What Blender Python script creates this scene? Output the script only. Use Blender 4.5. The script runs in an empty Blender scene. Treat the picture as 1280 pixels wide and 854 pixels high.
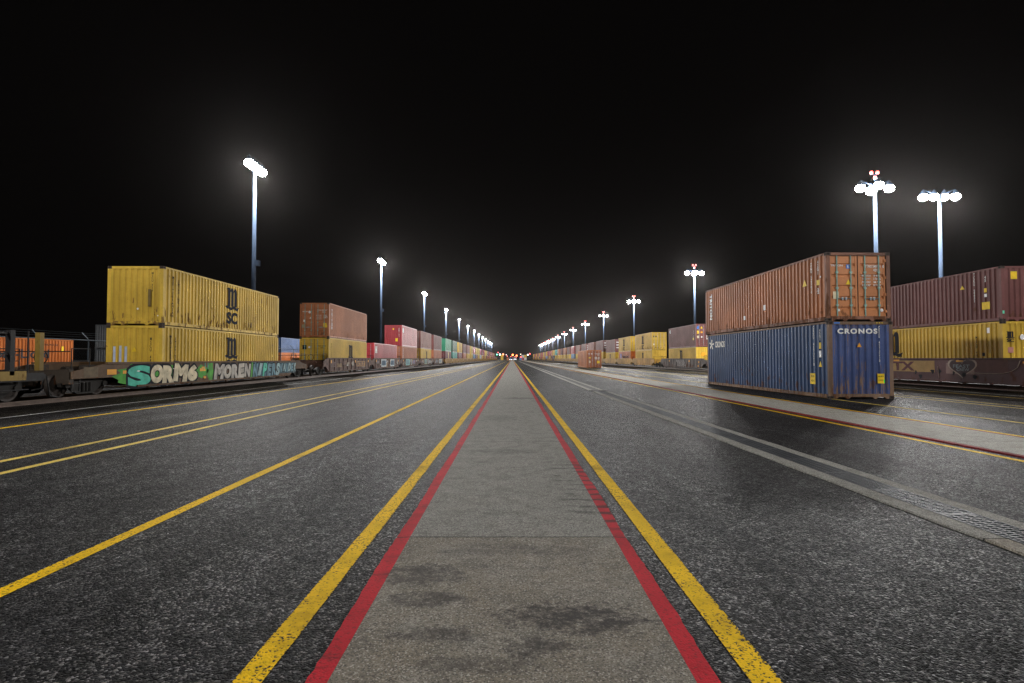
import bpy, math, random
from mathutils import Matrix, Vector
R = math.radians
rnd = random.Random(7)
sc = bpy.context.scene
COL = sc.collection

# ------------------------------------------------------------------ mesh helper
class MB:
    def __init__(s): s.v = []; s.f = []
    def add(s, vs, fs):
        o = len(s.v); s.v += [tuple(p) for p in vs]; s.f += [tuple(i + o for i in q) for q in fs]; return s
    def box(s, x0, x1, y0, y1, z0, z1):
        return s.add([(x0,y0,z0),(x1,y0,z0),(x1,y1,z0),(x0,y1,z0),(x0,y0,z1),(x1,y0,z1),(x1,y1,z1),(x0,y1,z1)],
                     [(0,3,2,1),(4,5,6,7),(0,1,5,4),(1,2,6,5),(2,3,7,6),(3,0,4,7)])
    def quad(s, a, b, c, d): return s.add([a,b,c,d], [(0,1,2,3)])
    def prism(s, pts, axis, a0, a1):
        # pts: 2D outline; axis 'x': pts=(y,z); 'y': pts=(x,z); 'z': pts=(x,y)
        def mk(p, a): return {'x': (a,p[0],p[1]), 'y': (p[0],a,p[1]), 'z': (p[0],p[1],a)}[axis]
        n = len(pts)
        return s.add([mk(p,a0) for p in pts] + [mk(p,a1) for p in pts],
                     [tuple(range(n))[::-1], tuple(range(n,2*n))] + [(i,(i+1)%n,n+(i+1)%n,n+i) for i in range(n)])
    def tube(s, p0, p1, r0, r1=None, n=8, caps=True):
        r1 = r0 if r1 is None else r1
        p0, p1 = Vector(p0), Vector(p1); d = (p1-p0).normalized()
        u = d.orthogonal().normalized(); w = d.cross(u)
        vs = []
        for p, r in ((p0,r0),(p1,r1)):
            for k in range(n):
                a = 2*math.pi*k/n; vs.append(p + u*(r*math.cos(a)) + w*(r*math.sin(a)))
        fs = [(k,(k+1)%n,n+(k+1)%n,n+k) for k in range(n)]
        if caps: fs += [tuple(range(n))[::-1], tuple(range(n,2*n))]
        return s.add(vs, fs)
    def path(s, pts, r, n=6):
        for a, b in zip(pts, pts[1:]): s.tube(a, b, r, n=n)
        return s
    def lathe(s, prof, axis='z', c=(0,0,0), n=20):
        # prof: (radius, along-axis)
        vs = []; m = len(prof)
        for k in range(n):
            a = 2*math.pi*k/n; ca, sa = math.cos(a), math.sin(a)
            for r, t in prof:
                p = {'z': (r*ca, r*sa, t), 'x': (t, r*ca, r*sa), 'y': (r*sa, t, r*ca)}[axis]
                vs.append((p[0]+c[0], p[1]+c[1], p[2]+c[2]))
        fs = []
        for k in range(n):
            k2 = (k+1) % n
            for j in range(m-1): fs.append((k*m+j, k2*m+j, k2*m+j+1, k*m+j+1))
        return s.add(vs, fs)
    def mesh(s, name, smooth=False):
        me = bpy.data.meshes.new(name); me.from_pydata(s.v, [], s.f); me.update()
        me.materials.append(None)
        if smooth:
            for p in me.polygons: p.use_smooth = True
        return me

CACHE = {}
def cached(key, fn, smooth=False):
    if key not in CACHE: CACHE[key] = fn().mesh(str(key[0]) if isinstance(key, tuple) else key, smooth)
    return CACHE[key]

def put(name, me, mat, parent=None, loc=(0,0,0), rz=0):
    o = bpy.data.objects.new(name, me); COL.objects.link(o)
    o.location = loc; o.rotation_euler = (0,0,rz)
    if me is not None and mat is not None:
        o.material_slots[0].link = 'OBJECT'; o.material_slots[0].material = mat
    if parent is not None: o.parent = parent
    return o
def tag(o, label, cat, group=None):
    o['label'] = label; o['category'] = cat
    if group: o['group'] = group
    return o
def thing(name, label, cat, loc=(0,0,0), rz=0, group=None):
    o = put(name, None, None, None, loc, rz); o.empty_display_size = .3
    return tag(o, label, cat, group)
def struct(name, mb, mat, loc=(0,0,0)):
    o = put(name, mb.mesh(name), mat, None, loc); o['kind'] = 'structure'; return o

ONES = ['','first','second','third','fourth','fifth','sixth','seventh','eighth','ninth','tenth','eleventh','twelfth','thirteenth',
        'fourteenth','fifteenth','sixteenth','seventeenth','eighteenth','nineteenth']
def ordw(n):
    if n < 20: return ONES[n]
    t, u = divmod(n, 10); b = {2:'twent',3:'thirt',4:'fort'}[t]
    return b + ('ieth' if u == 0 else 'y-' + ONES[u])

# ------------------------------------------------------------------ materials
class NT:
    def __init__(s, name):
        s.m = bpy.data.materials.new(name); s.m.use_nodes = True
        s.t = s.m.node_tree; s.n = s.t.nodes; s.l = s.t.links
        s.b = s.n['Principled BSDF']
    def new(s, t, **kw):
        n = s.n.new(t)
        for k, v in kw.items(): setattr(n, k, v)
        return n
    def put(s, sock, v):
        if hasattr(v, 'is_linked') or hasattr(v, 'links'): s.l.new(v, sock)
        else: sock.default_value = v
    def math(s, op, a, b=0.0, c=0.0, clamp=False):
        n = s.new('ShaderNodeMath', operation=op, use_clamp=clamp)
        for i, v in enumerate((a,b,c)): s.put(n.inputs[i], v)
        return n.outputs[0]
    def ramp(s, v, lo, hi, a=0.0, b=1.0, smooth=True):
        n = s.new('ShaderNodeMapRange'); n.interpolation_type = 'SMOOTHSTEP' if smooth else 'LINEAR'
        for i, x in enumerate((v, lo, hi, a, b)): s.put(n.inputs[i], x)
        return n.outputs[0]
    def mix(s, f, a, b, mode='MIX'):
        n = s.new('ShaderNodeMix', data_type='RGBA', blend_type=mode)
        s.put(n.inputs[0], f); s.put(n.inputs[6], a); s.put(n.inputs[7], b)
        return n.outputs[2]
    def noise(s, vec, scale, detail=3, rough=.55, col=False):
        n = s.new('ShaderNodeTexNoise'); s.l.new(vec, n.inputs['Vector'])
        n.inputs['Scale'].default_value = scale; n.inputs['Detail'].default_value = detail; n.inputs['Roughness'].default_value = rough
        return n.outputs[1 if col else 0]
    def voro(s, vec, scale, out=0, feature='F1'):
        n = s.new('ShaderNodeTexVoronoi', feature=feature); s.l.new(vec, n.inputs['Vector']); n.inputs['Scale'].default_value = scale
        return n.outputs[out]
    def map(s, vec, scale=(1,1,1), loc=(0,0,0)):
        n = s.new('ShaderNodeMapping'); s.l.new(vec, n.inputs[0]); n.inputs['Scale'].default_value = scale; n.inputs['Location'].default_value = loc
        return n.outputs[0]
    def sep(s, vec):
        n = s.new('ShaderNodeSeparateXYZ'); s.l.new(vec, n.inputs[0]); return n.outputs
    def obj(s): return s.new('ShaderNodeTexCoord').outputs['Object']
    def pos(s): return s.new('ShaderNodeNewGeometry').outputs['Position']
    def bump(s, h, strength=.3, dist=.01):
        n = s.new('ShaderNodeBump'); s.put(n.inputs['Height'], h); n.inputs['Strength'].default_value = strength; n.inputs['Distance'].default_value = dist
        s.l.new(n.outputs[0], s.b.inputs['Normal'])
    def set(s, **kw):
        for k, v in kw.items(): s.put(s.b.inputs[k.replace('_',' ')], v)
        return s
def c4(c): return (c[0], c[1], c[2], 1)

MATS = {}
def flat(name, c, rough=.5, metal=0.0, var=.15):
    if name in MATS: return MATS[name]
    t = NT(name); v = t.noise(t.pos(), 3.0, 5)
    col = t.mix(t.ramp(v, .3, .7, 0, 1), c4([x*(1-var) for x in c]), c4([min(1,x*(1+var)) for x in c]))
    t.set(Base_Color=col, Roughness=rough, Metallic=metal); t.put(t.b.inputs['Specular IOR Level'], .25); MATS[name] = t.m; return t.m

def paint(name, c, rust=.35, fade=.15, rough=.42, runs=0.0):
    """weathered container paint: fading, vertical dirt streaks, rust that gathers low and along edges"""
    if name in MATS: return MATS[name]
    t = NT(name)
    rv = t.new('ShaderNodeObjectInfo').outputs['Random']
    cm = t.new('ShaderNodeCombineXYZ'); 
    for i, k in enumerate((37., 91., 53.)): t.put(cm.inputs[i], t.math('MULTIPLY', rv, k))
    ad = t.new('ShaderNodeVectorMath', operation='ADD'); t.l.new(t.obj(), ad.inputs[0]); t.l.new(cm.outputs[0], ad.inputs[1]); P = ad.outputs[0]
    big = t.noise(P, .45, 4); fine = t.noise(P, 9., 5)
    col = t.mix(t.ramp(big, .35, .7), c4([x*(1-fade) for x in c]), c4([min(1, x*(1+fade)+.012) for x in c]))
    streak = t.noise(t.map(P, (5., 5., .18)), 1.6, 4, .6)
    col = t.mix(t.ramp(streak, .52, .74, 0, .34), col, c4([x*.45+.012 for x in c]))
    z = t.sep(t.obj())[2]
    low = t.ramp(z, .1, 1.3, 1, 0)
    low2 = t.math('MULTIPLY', low, .10)
    sp = t.math('ADD', t.math('MULTIPLY', t.noise(t.map(P, (2.6,2.6,1.0)), 1.7, 6, .62), .75), t.math('MULTIPLY', t.noise(t.map(P, (9,9,2.0)), 1.4, 4, .6), .25))
    sp = t.math('ADD', sp, low2)
    th = .70 - .16*rust
    rm = t.ramp(sp, th, th+.05)
    rc = t.mix(fine, (.05,.022,.012,1), (.17,.07,.03,1))
    col = t.mix(t.math('MULTIPLY', rm, min(1, .55+rust*.5)), col, rc)
    if runs:
        rn = t.noise(t.map(P, (9., 9., .55)), 1.3, 6, .68); gate = t.noise(t.map(P, (1.5,1.5,.8)), 1.1, 4, .6)
        f = t.math('MULTIPLY', t.ramp(t.math('ADD', rn, t.math('MULTIPLY', low, .05)), .55, .61), t.ramp(gate, .40, .56))
        col = t.mix(t.math('MULTIPLY', f, runs), col, t.mix(t.ramp(rn, .6, .7), (.24,.145,.075,1), (.09,.035,.015,1)))
    col = t.mix(t.math('MULTIPLY', t.ramp(fine, .35, .75), .18), col, c4([x*.5 for x in c]))
    t.set(Base_Color=col, Roughness=t.math('ADD', t.math('MULTIPLY', rm, .3), t.math('ADD', t.math('MULTIPLY', fine, .2), rough-.1)))
    t.put(t.b.inputs['Specular IOR Level'], .28); t.bump(t.noise(P, 2.2, 3), .25, .01)
    MATS[name] = t.m; return t.m

def emit(name, c, strength, sample=False):
    if name in MATS: return MATS[name]
    t = NT(name); t.set(Base_Color=(.6,.6,.6,1), Emission_Color=c4(c), Emission_Strength=strength)
    t.m.cycles.emission_sampling = 'AUTO' if sample else 'NONE'
    MATS[name] = t.m; return t.m

COLOURS = {  # name: (rgb, rust, rough)
 'yellow': ((.60,.39,.038), .5, .5), 'brown': ((.40,.135,.042), .42, .5), 'maroon': ((.155,.05,.046), .35, .5), 'blue': ((.038,.078,.18), .45, .45),
 'red': ((.36,.035,.045), .1, .4), 'orange': ((.42,.11,.012), .25, .45), 'rust-orange': ((.38,.125,.055), .3, .5), 'dark green': ((.03,.13,.075), .2, .45),
 'green': ((.04,.30,.17), .15, .45), 'teal': ((.06,.36,.32), .12, .45), 'dark red': ((.15,.028,.032), .2, .45), 'pale brown': ((.30,.14,.115), .35, .5),
 'grey': ((.05,.053,.056), .25, .5), 'white': ((.55,.56,.56), .2, .45), 'pink': ((.45,.13,.14), .1, .45), 'deep purple': ((.05,.025,.06), .2, .45), 'light blue': ((.10,.22,.40), .2, .45)}
def cpaint(n, worn=None):
    c, r, ro = COLOURS[n]
    if worn is not None: return paint(f'paint_{n}_{worn}', c, worn, .18, ro)
    return paint('paint_'+n, c, r, .15, ro)

M_rust = paint('rusty_frame', (.13,.075,.05), 1.1, .3, .65)
M_cast = flat('casting_steel', (.05,.035,.028), .7)
M_black = flat('black_steel', (.012,.011,.011), .6)
M_gasket = flat('rubber_gasket', (.012,.02,.02), .7)
M_galv = flat('galvanised_steel', (.30,.33,.35), .42, .75)
M_bar = flat('locking_bar_steel', (.24,.42,.38), .5)
M_white = flat('white_lettering', (.72,.72,.70), .55)
M_navy = flat('black_lettering', (.008,.010,.016), .8)
M_sty = flat('yellow_sticker', (.80,.55,.02), .5)
M_stw = flat('white_sticker', (.8,.8,.8), .5)
M_stb = flat('blue_sticker', (.04,.17,.55), .5)
M_bogie = flat('bogie_steel', (.011,.009,.007), .7)
M_wheel = flat('wheel_steel', (.03,.023,.019), .6, .2)
M_rail = flat('rail_steel', (.12,.09,.075), .35, .6)
M_cream = flat('cream_paint', (.58,.50,.34), .55, 0, .3)
M_sil = flat('silver_paint', (.36,.33,.29), .55, 0, .3)
M_silv2 = flat('warm_silver_paint', (.44,.40,.34), .55, 0, .3)
M_tealp = flat('turquoise_paint', (.05,.42,.30), .55, 0, .25)
M_greenp = flat('green_paint', (.045,.27,.018), .55, 0, .25)
M_bluep = flat('blue_paint', (.03,.10,.15), .55, 0, .3)
M_orangep = flat('orange_marker', (.75,.33,.02), .5)

# ------------------------------------------------------------------ lettering
def text_mesh(txt, bold=0.0, stack=False, spacing=1.0, shear=0.0):
    key = ('text', txt, bold, stack, spacing, shear); fat = bold > .06
    if key in CACHE: return CACHE[key]
    cu = bpy.data.curves.new('lettering', 'FONT')
    cu.body = '\n'.join(txt) if stack else txt
    cu.size = 1; cu.offset = 0 if fat else bold
    if fat: cu.bevel_depth = bold; cu.bevel_resolution = 3
    cu.align_x = 'CENTER'; cu.shear = shear; cu.resolution_u = 4; cu.space_character = spacing
    if stack: cu.space_line = .82
    o = bpy.data.objects.new('tmp', cu)
    me = bpy.data.meshes.new_from_object(o)
    bpy.data.objects.remove(o); bpy.data.curves.remove(cu)
    xs = [v.co.x for v in me.vertices]; ys = [v.co.y for v in me.vertices]
    cx, cy = (min(xs)+max(xs))/2, (min(ys)+max(ys))/2; w, h = max(xs)-min(xs), max(ys)-min(ys)
    for v in me.vertices: v.co.x = (v.co.x-cx)/w; v.co.y = (v.co.y-cy)/h; v.co.z = v.co.z*.012 if fat else 0
    me.materials.clear(); me.materials.append(None)
    CACHE[key] = me; return me
def frame_of(face):   # right, up, normal of a face seen from outside
    return {'+x': (Vector((0,1,0)), Vector((1,0,0))), '-x': (Vector((0,-1,0)), Vector((-1,0,0))), '-y': (Vector((1,0,0)), Vector((0,-1,0)))}[face]
def decal(parent, name, me, mat, pos, face, w, h, rot=0.0):
    o = put(name, me, mat, parent)
    r, n = frame_of(face); u = Vector((0,0,1))
    M = Matrix((r, u, n)).transposed().to_4x4()
    o.matrix_local = Matrix.Translation(pos) @ M @ Matrix.Rotation(rot, 4, 'Z') @ Matrix.Diagonal((w, h, 1, 1))
    return o
def word(parent, txt, pos, face, w, h, mat=None, bold=.02, stack=False, rot=0.0, name='lettering', spacing=1.0, shear=0.0):
    return decal(parent, name, text_mesh(txt, bold, stack, spacing, shear), mat or M_white, pos, face, w, h, rot)
def shape_mesh(key, polys):
    if key in CACHE: return CACHE[key]
    mb = MB()
    for p in polys: mb.add([(x,y,0) for x,y in p], [tuple(range(len(p)))])
    me = mb.mesh(key); CACHE[key] = me; return me
SQ = lambda: shape_mesh('square', [[(-.5,-.5),(.5,-.5),(.5,.5),(-.5,.5)]])
TRI = lambda: shape_mesh('triangle', [[(-.5,-.5),(.5,-.5),(0,.5)]])
DISC = lambda: shape_mesh('disc', [[(.5*math.cos(k*math.pi/8), .5*math.sin(k*math.pi/8)) for k in range(16)]])
def rect(x0,x1,y0,y1): return [(x0,y0),(x1,y0),(x1,y1),(x0,y1)]
def arc_band(cx, cy, r0, r1, a0, a1, n=10, sy=1.0):
    out = []
    for k in range(n):
        a, b = a0+(a1-a0)*k/n, a0+(a1-a0)*(k+1)/n
        out.append([(cx+r0*math.cos(a), cy+sy*r0*math.sin(a)), (cx+r1*math.cos(a), cy+sy*r1*math.sin(a)), (cx+r1*math.cos(b), cy+sy*r1*math.sin(b)), (cx+r0*math.cos(b), cy+sy*r0*math.sin(b))])
    return out
def m_logo():
    P = [rect(-.42,-.19,-.30,.5), rect(-.12,.11,-.30,.28), rect(.19,.42,-.30,.28), [(-.5,.5),(-.40,.5),(-.40,.40),(-.5,.44)]]
    P += arc_band(-.065, .28, .155, .155+.0, 0, 0, 1) if False else []
    P += [[(-.19,.28),(-.19,.40),(-.10,.5),(.02,.5),(.09,.42),(.11,.28),(-.12,.28),(-.13,.34),(-.17,.34)]]
    P += [[(.11,.28),(.11,.40),(.20,.5),(.32,.5),(.40,.42),(.42,.28),(.19,.28),(.18,.34),(.13,.34)]]
    # wavy underline
    n = 24; top, bot = [], []
    for k in range(n+1):
        x = -.62+1.24*k/n; y = -.37+.03*math.sin(x*11)
        top.append((x, y+.07)); bot.append((x, y-.06 if 1 < k < n-1 else y+.02))
    for k in range(n): P.append([bot[k], bot[k+1], top[k+1], top[k]])
    return shape_mesh('m_mark', P)
def star_logo():
    P = []
    for k in range(5):
        a = math.pi/2 + k*2*math.pi/5
        P += [[(.05*math.cos(a-1), .05*math.sin(a-1)), (.42*math.cos(a-.35), .42*math.sin(a-.35)), (.5*math.cos(a), .5*math.sin(a)), (.22*math.cos(a+.2), .22*math.sin(a+.2)), (.06*math.cos(a+.8), .06*math.sin(a+.8))]]
    return shape_mesh('star_mark', P)
def heart_poly(n=40):
    out = []
    for k in range(n):
        a = 2*math.pi*k/n
        x = 16*math.sin(a)**3; y = 13*math.cos(a)-5*math.cos(2*a)-2*math.cos(3*a)-math.cos(4*a)
        out.append((x/34, y/30+.08))
    return out
def blob(seed, n=18, lo=.28, hi=.55):
    r = random.Random(seed)
    return shape_mesh(f'blob{seed}', [[(math.cos(2*math.pi*k/n)*r.uniform(lo,hi), math.sin(2*math.pi*k/n)*r.uniform(lo,hi)) for k in range(n)]])

# ------------------------------------------------------------------ containers
L = 12.192
def corr(a0, a1, hi, lo, period, flat_frac=.38):
    """trapezoid profile: list of (along, depth)"""
    n = max(1, round((a1-a0-.10)/period)); p = (a1-a0-.10)/n; f = p*flat_frac; s = (p-2*f)/2
    pts = [(a0, hi)]; x = a0+.05
    for k in range(n):
        pts += [(x+f/2, hi), (x+f/2+s, lo), (x+f/2+s+f, lo), (x+f/2+2*s+f, hi)]; x += p
    pts.append((a1, hi)); return pts
def side_wall(h, s, lod):
    mb = MB(); z0, z1 = .17, h-.08
    pr = corr(.125, L-.125, 1.211, 1.164, .278)
    for (a, d), (b, e) in zip(pr, pr[1:]):
        mb.quad((s*d,a,z0),(s*e,b,z0),(s*e,b,z1),(s*d,a,z1)) if s > 0 else mb.quad((s*e,b,z0),(s*d,a,z0),(s*d,a,z1),(s*e,b,z1))
    return mb
def end_wall(h, far):
    mb = MB(); z0, z1 = .19, h-.12
    pr = corr(-1.075, 1.075, .010, .068, .245, .33)
    for (a, d), (b, e) in zip(pr, pr[1:]):
        if far: mb.quad((b,L-e,z0),(a,L-d,z0),(a,L-d,z1),(b,L-e,z1))
        else: mb.quad((a,d,z0),(b,e,z0),(b,e,z1),(a,d,z1))
    return mb
def frame(h, lod):
    mb = MB()
    for sx in (-1,1):
        X = lambda a, b: (min(sx*a,sx*b), max(sx*a,sx*b))
        for y0, y1 in ((.004,.125),(L-.125,L-.004)):
            mb.box(*X(1.075,1.2155), y0, y1, .118, h-.118)
        mb.box(*X(1.155,1.2145), .178, L-.178, h-.08, h-.006)
        mb.box(*X(1.155,1.2145), .178, L-.178, .03, .17)
    for y0, y1 in ((.006,.11),(L-.11,L-.006)):
        mb.box(-1.055,1.055, y0, y1, h-.12, h-.008)
        mb.box(-1.055,1.055, y0, y1, .075, .19)
        for x in (-.98,-.52,.52,.98):
            w = .11; mb.prism([(x-w,.075),(x-w*.35,.006),(x+w*.35,.006),(x+w,.075)], 'y', y0+.002, y1-.002)
    mb.box(-1.15,1.15,.13,L-.13,.10,.165)
    if lod: 
        for o in casting_spots(h): mb.box(o[0]-.089,o[0]+.089,o[1]-.081,o[1]+.081,o[2]-.059,o[2]+.059)
    return mb
def casting_spots(h):
    return [(sx*1.130, y, z) for sx in (-1,1) for y in (.081, L-.081) for z in (.059, h-.059)]
def casting():
    mb = MB(); a, b, c = .089, .081, .059
    mb.add([(-a,-b,c),(a,-b,c),(a,b,c),(-a,b,c),(-a,-b,-c),(a,-b,-c),(a,b,-c),(-a,b,-c)], [(0,1,2,3),(7,6,5,4)])
    for (o, u, w, n) in (((-a,-b,0),(1,0,0),2*a,(0,-1,0)), ((a,-b,0),(0,1,0),2*b,(1,0,0)), ((a,b,0),(-1,0,0),2*a,(0,1,0)), ((-a,b,0),(0,-1,0),2*b,(-1,0,0))):
        o, u, n = Vector(o), Vector(u), Vector(n); zv = Vector((0,0,1))
        cen = o + u*(w/2)
        out = [o - zv*c, o + u*w - zv*c, o + u*w + zv*c, o + zv*c]
        hu, hz = .040, .024
        inn = [cen - u*hu - zv*hz, cen + u*hu - zv*hz, cen + u*hu + zv*hz, cen - u*hu + zv*hz]
        dp = [p - n*.05 for p in inn]
        mb.add(out+inn+dp, [(0,1,5,4),(1,2,6,5),(2,3,7,6),(3,0,4,7),(4,5,9,8),(5,6,10,9),(6,7,11,10),(7,4,8,11),(8,9,10,11)])
    return mb
def door_panel(h, s):
    mb = MB(); x0, x1 = (.022, 1.062) if s > 0 else (-1.062, -.022); z0, z1 = .195, h-.125
    fr = [(.0,.06)]
    H = z1-z0; g = .075
    for f in (.13,.31,.49,.67,.85):
        z = z0+H*f; fr += [(z-z0-g*.75,.06),(z-z0-g*.4,.092),(z-z0+g*.4,.092),(z-z0+g*.75,.06)]
    fr.append((H,.06))
    xa, xb = x0+.07, x1-.07
    for (a, d), (b, e) in zip(fr, fr[1:]):
        mb.quad((xa,d,z0+a),(xb,d,z0+a),(xb,e,z0+b),(xa,e,z0+b))
    mb.box(x0,xa,.048,.10,z0,z1); mb.box(xb,x1,.048,.10,z0,z1)
    hx = x1 if s > 0 else x0
    for f in (.08,.36,.64,.92):   # hinges
        mb.box(hx-.05 if s>0 else hx-.012, hx+.012 if s>0 else hx+.05, .018,.047, z0+H*f-.05, z0+H*f+.05)
    return mb
def lock_bar(h, x):
    mb = MB(); mb.tube((x,.034,.10),(x,.034,h-.05),.023,n=8)
    for z in (.125, h-.085, .6, 1.25, h-.75): mb.box(x-.045,x+.045,.012,.058,z-.035,z+.035)
    return mb
def handle(x, s):
    mb = MB(); z = .86
    mb.tube((x,.022,z),(x+s*.36,.022,z-.02),.014,n=6); mb.box(x+s*.2-.03,x+s*.2+.03,.012,.055,z-.06,z+.05); return mb
def gasket(h):
    mb = MB(); z0, z1 = .195, h-.125
    mb.box(-.018,.018,.066,.10,z0,z1); mb.box(-1.06,1.06,.052,.11,z1+.0,z1+.004); 
    for s in (-1,1): mb.box(min(s*1.064,s*1.074),max(s*1.064,s*1.074),.03,.11,z0,z1)
    return mb
def roof(h):
    mb = MB(); pr = corr(.11, L-.11, h-.022, h-.040, .42)
    for (a, d), (b, e) in zip(pr, pr[1:]): mb.quad((-1.154,a,d),(1.154,a,d),(1.154,b,e),(-1.154,b,e))
    return mb

def container(loc, h, colour, end, label, group=None, lod=2, rz=0.0, worn=None, framemat=None, endmat=None):
    P = cpaint(colour, worn); F = framemat or P
    t = thing('shipping_container', label, 'container', loc, rz, group)
    put('frame', cached(('frame',h,lod>0), lambda: frame(h, lod>0)), F, t)
    if lod == 0:
        for p in casting_spots(h): put('corner_casting', cached('casting', casting), M_cast, t, p)
    for s in (-1,1): put('side_wall', cached(('side_wall',h,s), lambda: side_wall(h,s,lod)), P, t)
    put('end_wall', cached(('end_wall',h,1), lambda: end_wall(h,True)), P, t)
    put('roof', cached(('roof',h), lambda: roof(h)), P, t)
    if end == 'wall': put('end_wall', cached(('end_wall',h,0), lambda: end_wall(h,False)), endmat or P, t)
    else:
        if lod < 2: put('door_gasket', cached(('gasket',h), lambda: gasket(h)), M_gasket, t)
        for s in (-1,1):
            d = put('door', cached(('door',h,s), lambda: door_panel(h,s)), endmat or P, t)
            for x in (.27,.80):
                if lod < 2 or loc[1] < 260: put('locking_bar', cached(('lock_bar',h,s*x), lambda: lock_bar(h,s*x)), M_bar if lod == 0 else M_galv, d)
                if lod == 0: put('handle', cached(('handle',s*x), lambda: handle(s*x, 1 if x<.5 else -1) if s>0 else handle(s*x, -1 if x<.5 else 1)), M_galv, d)
    return t
def stick(t, kind, pos, face, w, h=None, name=None, mat=None):
    me = {'tri': TRI, 'sq': SQ, 'disc': DISC}[kind]()
    return decal(t, name or ('warning_triangle' if kind == 'tri' else 'sticker'), me, mat or M_sty, pos, face, w, h or w)
def msc_marks(t, h, face, yc, z, size=1.15, sc_too=True, zsc=None):
    x = 1.2145 if face == '+x' else -1.2145
    decal(t, 'logo', m_logo(), M_navy, (x, yc, z), face, size*.95, size)
    if sc_too: word(t, 'SC', (x, yc, zsc if zsc else z-size*.80), face, size*.95, size*.52, M_navy, .055, name='logo_letters')

# ------------------------------------------------------------------ well cars
def plate_outline(Lw, pf, zb, zt, zp):
    sl = min(1.0, pf*.55)
    return [(-pf,zp),(-sl,zp),(0,zb),(Lw,zb),(Lw+sl,zp),(Lw+pf,zp),(Lw+pf,zt-.25),(Lw+pf*.55,zt),(-pf*.55,zt),(-pf,zt-.25)]
def sill(Lw, pf, zb, zt, zp, s, ribs):
    mb = MB(); X = lambda a, b: (min(s*a,s*b), max(s*a,s*b))
    mb.prism(plate_outline(Lw,pf,zb,zt,zp), 'x', *X(1.335,1.36))
    mb.box(*X(1.30,1.43), -pf*.5, Lw+pf*.5, zt+.002, zt+.075)
    mb.box(*X(1.362,1.42), .05, Lw-.05, zb+.01, zb+.09)
    if ribs:
        n = int(Lw/1.25)
        for k in range(n+1):
            y = .2+(Lw-.4)*k/n; mb.box(*X(1.362,1.41), y-.045, y+.045, zb+.092, zt-.01)
    for k in range(int(Lw/1.6)):
        y = .9+k*1.6; mb.box(*X(1.25,1.333), y-.06, y+.06, zb-.05, zb+.12)
    return mb
def platform(pf, zt, zp, far, lod):
    """deck over the bogie at the near end (mirrored for the far one)"""
    mb = MB(); m = -1 if far else 1
    Y = lambda a, b: (min(m*a,m*b), max(m*a,m*b))
    mb.box(-1.33,1.33,*Y(-pf+.02,-.25),zp+.12,zp+.20)
    mb.box(-1.33,1.33,*Y(-.25,-.15),.45,zt-.1)
    mb.box(-1.30,1.30,*Y(-pf-.02,-pf+.18),zp-.18,zp+.32)
    mb.box(-.30,.30,*Y(-pf-.1,-.26),zp-.25,zp+.115)
    mb.box(-.14,.14,*Y(-pf-.55,-pf-.1),zp-.2,zp+.06)
    mb.box(-.19,.19,*Y(-pf-.75,-pf-.5),zp-.24,zp+.1)
    if lod < 2:
        for x in (-1.1,.85): mb.box(x-.2,x+.25,*Y(-pf*.62,-pf*.62+.5),zp+.201,zp+.48)
        mb.tube((.55,m*(-pf*.35),zp+.32),(.55,m*(-pf*.8),zp+.32),.11,n=10)
    return mb
def handrail(pf, zp, far):
    mb = MB(); m = -1 if far else 1; r = .017
    for x in (-1.26,1.26):
        for dy in (.12,.95): mb.tube((x,m*(-pf+dy),zp+.2),(x,m*(-pf+dy),zp+1.05),r,n=6)
        for z in (.62,1.05): mb.tube((x,m*(-pf+.12),zp+z),(x,m*(-pf+.95),zp+z),r,n=6)
        for k in range(3): mb.box(x-.03,x+.03,*sorted((m*(-pf+.15),m*(-pf+.5))),.35+k*.27,.375+k*.27)
        for dy in (.15,.5): mb.box(x-.02,x+.02,*sorted((m*(-pf+dy-.015),m*(-pf+dy+.015))),.34,zp+.1)
    mb.tube((-1.26,m*(-pf+.06),zp+.95),(1.26,m*(-pf+.06),zp+.95),r,n=6)
    mb.lathe([(.22,-.02),(.25,0),(.22,.02)],'y',(.35,m*(-pf-.06),zp+.75),16)
    mb.path([(.5,m*(-pf-.1),zp),(.6,m*(-pf-.3),zp-.3),(.5,m*(-pf-.6),zp-.35)],.025)
    return mb
def bogie_mb(lod):
    mb = MB(); zr = .15; wr = .43; wb = .89
    for s in (-1,1):
        x0, x1 = sorted((s*.93, s*1.06))
        top = zr+.72
        mb.prism([(-wb-.22,zr+.50),(-wb+.14,zr+.60),(-.38,zr+.70),(.38,zr+.70),(wb-.14,zr+.60),(wb+.22,zr+.50),(wb+.22,zr+.38),(wb-.12,zr+.38),(.42,zr+.12),(.36,zr+.1),(-.36,zr+.1),(-.42,zr+.12),(-wb+.12,zr+.38),(-wb-.22,zr+.38)], 'x', x0, x1)
        for y in (-wb,wb):
            mb.tube((s*1.0,y,zr+wr),(s*1.12,y,zr+wr),.105,n=12)
        for y in (-.16,0,.16): mb.tube((s*1.085,y,zr+.18),(s*1.085,y,zr+.5),.06,n=10)
        mb.prism([(-.34,zr+.16),(.34,zr+.16),(.26,zr+.60),(-.26,zr+.60)], 'x', *sorted((s*1.061,s*1.07)))
    mb.box(-.925,.925,-.2,.2,zr+.32,zr+.62)
    for y in (-wb,wb): mb.tube((-.70,y,zr+wr),(.70,y,zr+wr),.085,n=8)
    if lod >= 2:
        for y in (-wb,wb):
            for s in (-1,1): mb.tube((s*.68,y,zr+wr),(s*.81,y,zr+wr),wr,n=14)
    return mb
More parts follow.
